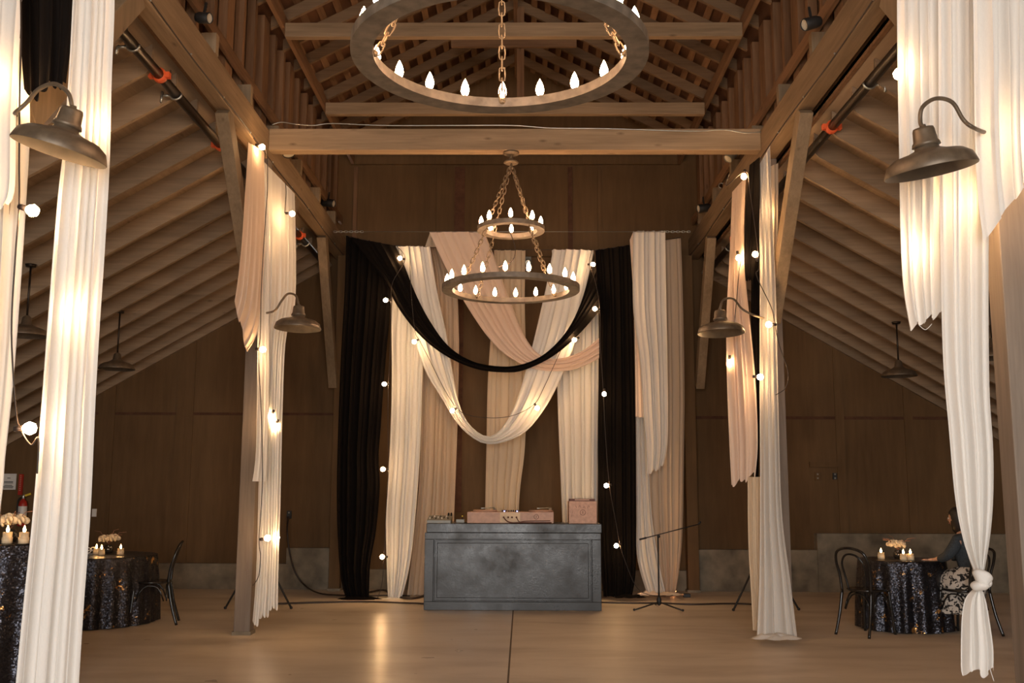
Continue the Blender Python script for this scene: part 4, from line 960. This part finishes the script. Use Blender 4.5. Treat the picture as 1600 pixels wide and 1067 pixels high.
def flowers(px, Y, ztop, label, s=1.0, seed=0):
    c = P(px, 860, Y); c.z = ztop + .004; rr = random.Random(seed)
    t = empty('flower_vase', c, label, 'flowers')
    MB().lathe([(.001, 0), (.035*s, 0), (.045*s, .02), (.045*s, .06), (.03*s, .08), (.034*s, .09)], c, 16).build('vase', M['vase'], t)
    for k in range(4):
        a_ = k*1.6 + rr.random(); p = c + Vector((.05*s*math.cos(a_), .05*s*math.sin(a_), (.115 + .02*rr.random())*s))
        m = MB()
        for q in range(11):
            b_ = q*2.4; rad = (.008 + .0035*q)*s; pp = p + Vector((rad*math.cos(b_), rad*math.sin(b_), (.025 - .0028*q)*s))
            m.ball(pp, .024*s, 6, (1, .45, 1), Matrix.Rotation(b_, 3, 'Z') @ Matrix.Rotation(.4, 3, 'X'))
        m.build('bloom', M['petal'], t)
    for k in range(7):
        a_ = rr.uniform(0, 6.28); L_ = rr.uniform(.10, .16)*s
        MB().tube([c + Vector((0,0,.08*s)), c + Vector((L_*.7*math.cos(a_), L_*.5*math.sin(a_), .08*s + L_*.8)), c + Vector((L_*1.2*math.cos(a_), L_*math.sin(a_), .08*s + L_*.85))], .003, 5).build('sprig', M['dusty'], t)
candle(150, 868, 11.75, .75, 'left of two close candles on the left table')
candle(158, 870, 11.62, .75, 'front candle of the two standing close on the left table')
candle(188, 868, 11.75, .75, 'lone candle on the left table right of the flowers')
flowers(169, 12.1, .75, 'ivory flowers in a dark vase on the left table', 1.25, 1)
candle(11, 845, 7.65, 1.09, 'left candle on the tall table at the frame edge', .085, .034)
candle(37, 845, 7.65, 1.09, 'right candle on the tall table at the frame edge', .085, .034)
flowers(14, 7.9, 1.09, 'large ivory bloom in a dark vase on the tall table', 1.25, 3)
candle(1377, 872, 11.5, .755, 'lone candle on the right table left of the flowers')
candle(1412, 875, 11.28, .755, 'left of two close candles on the right table')
candle(1423, 875, 11.30, .755, 'right of two close candles on the right table')
flowers(1403, 11.6, .755, 'ivory flowers with dry sprigs in a vase on the right table', 1.15, 5)
# little table number in a loop of white script
c = P(141, 868, 11.8); c.z = .754
tn = empty('table_number', c, 'small white script table sign beside the candles on left table', 'table sign')
MB().box(c.x-.04, c.x+.04, c.y-.015, c.y+.015, c.z, c.z+.008).build('foot', M['plaster_white'], tn)
m = MB(); m.tube([c + Vector((.035*math.cos(a_)-.03, 0, .045+.03*math.sin(a_))) for a_ in [2*PI*i/16 for i in range(16)]], .006, 6, closed=True)
m.tube([c + Vector((.022*math.cos(a_)+.025, 0, .062+.018*math.sin(a_))) for a_ in [2*PI*i/16 for i in range(16)]], .006, 6, closed=True)
m.tube(catmull([c + Vector((-.06,0,.03)), c + Vector((0,0,.05)), c + Vector((.03,0,.04)), c + Vector((.05,0,.01))], 4), .006, 6); m.build('script', M['plaster_white'], tn)

# ------------------------------------------------------------------ bentwood chairs, facing +x in their own frame
def chair(loc, rz, label):
    t = empty('bentwood_chair', (0,0,0), label, 'chair'); G = M['black_gloss']
    MB().lathe([(.001, .450), (.185, .450), (.205, .458), (.205, .474), (.19, .480), (.17, .474), (.001, .472)], (0,0,0), 32).build('seat', G, t)
    for s in (-1, 1):
        MB().tube(catmull([(.17, s*.15, .46), (.185, s*.165, .25), (.21, s*.18, 0)], 5), [.017]*6 + [.015]*5, 8).build('front_leg', G, t)
        MB().tube(catmull([(-.30, s*.20, 0), (-.235, s*.185, .22), (-.19, s*.175, .46)], 5), .016, 8).build('rear_leg', G, t)
    MB().tube(catmull([(-.19, -.175, .46), (-.205, -.185, .62), (-.245, -.195, .76), (-.285, -.15, .87), (-.31, 0, .91), (-.285, .15, .87), (-.245, .195, .76), (-.205, .185, .62), (-.19, .175, .46)], 6), .015, 8).build('back_hoop', G, t)
    MB().tube(catmull([(-.175, -.10, .475), (-.20, -.125, .62), (-.235, -.13, .74), (-.265, -.08, .82), (-.28, 0, .845), (-.265, .08, .82), (-.235, .13, .74), (-.20, .125, .62), (-.175, .10, .475)], 6), .011, 8).build('inner_hoop', G, t)
    for a0 in (0, 90, 180, 270):   # arched braces under the seat
        pts = []
        q = Matrix.Rotation(R_(a0), 3, 'Z')
        for k in range(9):
            u = -1 + 2*k/8; pts.append(q @ Vector((.165 + .012*abs(u)**3, u*.15, .43 - .17*abs(u)**3)))
        MB().tube(pts, .009, 6).build('arched_brace', G, t)
    t.location = loc; t.rotation_euler = (0, 0, rz); return t
c1 = PZ(287, 978, 0); chair((-4.20, 11.62, 0), R_(195), 'black bentwood chair in profile at the left table')
chair((3.70, 11.05, 0), R_(38), 'black bentwood chair with its back to us, left of right table')
CHX, CHY = 4.86, 11.12
chair((CHX - .12, CHY - .05, 0), R_(124), 'black bentwood chair under the seated person behind the knotted drape')

# ------------------------------------------------------------------ seated person on the right chair, leaning to the table
def skin_obj(name, verts, edges, radii, mat, parent, lvl=2, root=0):
    me = bpy.data.meshes.new(name); me.from_pydata(verts, edges, []); o = bpy.data.objects.new(name, me); COL.objects.link(o)
    md = o.modifiers.new('skin', 'SKIN'); md.use_smooth_shade = True
    for i, r in enumerate(radii):
        sv = me.skin_vertices[0].data[i]; sv.radius = (r, r) if not isinstance(r, tuple) else r
        sv.use_root = (i == root)
    ss = o.modifiers.new('sub', 'SUBSURF'); ss.levels = lvl; ss.render_levels = lvl
    me.materials.append(mat); o.parent = parent; return o
pr = empty('person', (CHX, CHY, 0), 'seated person in dark jacket and black and white printed skirt, leaning on table', 'person')
# own frame: +x forward, z up, seat at .47
bv = [(-.03,0,.56),(.0,0,.72),(.04,0,.92),(.07,0,1.06),(.09,0,1.14),(.11,0,1.20),   # 0-5 pelvis..head base
      (.05,.17,1.03),(.16,.22,.86),(.36,.13,.80),                                    # left arm 6-8
      (.05,-.17,1.03),(.16,-.22,.86),(.36,-.13,.80),                                 # right arm 9-11
      (.02,.09,.53),(.38,.11,.53),(.36,.10,.10),(.47,.11,.05),                       # left leg 12-15
      (.02,-.09,.53),(.38,-.11,.53),(.30,-.10,.10),(.41,-.11,.05)]
be = [(0,1),(1,2),(2,3),(3,4),(4,5),(3,6),(6,7),(7,8),(3,9),(9,10),(10,11),(0,12),(12,13),(13,14),(14,15),(0,16),(16,17),(17,18),(18,19)]
brd = [.12,.105,.12,.09,.045,.045,.055,.042,.026,.055,.042,.026,.085,.06,.036,.03,.085,.06,.036,.03]
# five fingers at each wrist
for wi, s in ((8, 1), (11, -1)):
    wx, wy, wz = bv[wi]
    pi_ = len(bv); bv.append((wx+.06, wy-.01*s, wz-.005)); brd.append((.034, .016)); be.append((wi, pi_))
    for k, (dy, L_) in enumerate([(-.030, .065), (-.011, .078), (.010, .074), (.029, .058)]):
        a_ = len(bv); bv += [(wx+.085, wy+dy, wz-.003), (wx+.085+L_*.55, wy+dy*1.15, wz+.004), (wx+.085+L_, wy+dy*1.2, wz-.012)]; brd += [.009, .008, .007]; be += [(pi_, a_), (a_, a_+1), (a_+1, a_+2)]
    a_ = len(bv); bv += [(wx+.045, wy-.035*s, wz-.008), (wx+.08, wy-.052*s, wz-.012)]; brd += [.010, .008]; be += [(pi_, a_), (a_, a_+1)]
body = skin_obj('body', bv, be, brd, M['skin'], pr)
jv = bv[:4] + [(.085,0,1.105)] + bv[6:8] + [(.31,.145,.81)] + bv[9:11] + [(.31,-.145,.81)]
skin_obj('jacket', jv, [(0,1),(1,2),(2,3),(3,4),(3,5),(5,6),(6,7),(3,8),(8,9),(9,10)], [.15,.135,.15,.115,.07,.078,.06,.042,.078,.06,.042], M['denim'], pr)
# printed skirt over the lap falling to the shins
m = MB(); v = []; N = 40
secs = [(.74, -.12, .12, .135), (.66, -.15, .30, .19), (.60, -.165, .42, .215), (.52, -.17, .46, .235), (.40, -.12, .48, .245), (.30, -.06, .49, .25), (.22, -.02, .49, .25)]
for j, (z_, xa, xb, yw) in enumerate(secs):
    for i in range(N):
        a_ = 2*PI*i/N; wv = 1 + .05*math.sin(a_*9)*(j/6)
        cx_, rx_ = (xa+xb)/2, (xb-xa)/2
        v.append(Vector((cx_ + rx_*math.cos(a_)*wv, yw*math.sin(a_)*wv, z_ + (.03*math.cos(a_) if j in (1, 2) else 0))))
m.add(v, [(j*N+i, j*N+(i+1)%N, (j+1)*N+(i+1)%N, (j+1)*N+i) for j in range(len(secs)-1) for i in range(N)], True)
sk = m.build('skirt', M['print'], None); sk.parent = pr
# head with brow, nose, chin, ears
def head():
    c = Vector((.13, 0, 1.275)); m = MB(); n = 20; mm = 26; v = []
    for i in range(n+1):
        ph = PI*i/n
        for k in range(mm):
            th = 2*PI*k/mm; x = math.sin(ph)*math.cos(th); y = math.sin(ph)*math.sin(th); z = math.cos(ph)
            rx, ry, rz_ = .094, .074, .112
            if z < 0: ry *= 1 - .28*(-z)**1.4; rx *= 1 - .12*(-z)
            fx = max(0, x)
            nose = .026*math.exp(-((y/.16)**2) - (((z+.10)/.20)**2))*fx
            chin = .012*math.exp(-((y/.35)**2) - (((z+.78)/.18)**2))*fx
            lips = .008*math.exp(-((y/.28)**2) - (((z+.48)/.10)**2))*fx
            eye = -.010*(math.exp(-(((y-.38)/.16)**2) - (((z-.05)/.12)**2)) + math.exp(-(((y+.38)/.16)**2) - (((z-.05)/.12)**2)))*fx
            brow = .006*math.exp(-(((z-.24)/.10)**2))*fx
            v.append(c + Vector((x*rx + nose + chin + lips + eye + brow, y*ry, z*rz_)))
    m.add(v, [(i*mm+k, (i+1)*mm+k, (i+1)*mm+(k+1)%mm, i*mm+(k+1)%mm) for i in range(n) for k in range(mm)], True)
    for s in (-1, 1): m.ball(c + Vector((-.005, s*.075, -.005)), .028, 8, (.6, .3, 1))
    h = m.build('head', M['skin']); h.parent = pr
    for s in (-1, 1):
        e = MB().ball(c + Vector((.083, s*.029, .006)), .011, 8).build('eye', M['plaster_white']); e.parent = h
        e2 = MB().ball(c + Vector((.091, s*.029, .006)), .005, 6).build('pupil', M['black_matt']); e2.parent = h
    mo = MB().ball(c + Vector((.088, 0, -.054)), .018, 8, (.5, 1.2, .3)).build('mouth', simple('lips', (.35, .10, .08), .5)); mo.parent = h
    m = MB(); v = []
    for i in range(n+1):
        ph = PI*i/n
        for k in range(mm):
            th = 2*PI*k/mm; x = math.sin(ph)*math.cos(th); y = math.sin(ph)*math.sin(th); z = math.cos(ph)
            g = 1.16 + .02*math.sin(th*11 + ph*5)
            if x > .55 and z < .45: g = .90
            q = Vector((x*.096*g, y*.080*g, z*.112*g))
            if z < -.1 and x < .55: q.z -= .06*(-z); q.x -= .01
            v.append(c + Vector((-.010, 0, .008)) + q)
    m.add(v, [(i*mm+k, (i+1)*mm+k, (i+1)*mm+(k+1)%mm, i*mm+(k+1)%mm) for i in range(n) for k in range(mm)], True)
    ha = m.build('hair', M['hair']); ha.parent = pr
head()
for s, x in ((1, .40), (-1, .34)):
    sh = MB().ball((x + .03, s*.11, .035), .05, 10, (2.2, .85, .68)).build('shoe', M['black_matt']); sh.parent = pr
pr.rotation_euler = (0, 0, R_(132)); pr.scale = (.95, .95, .95)
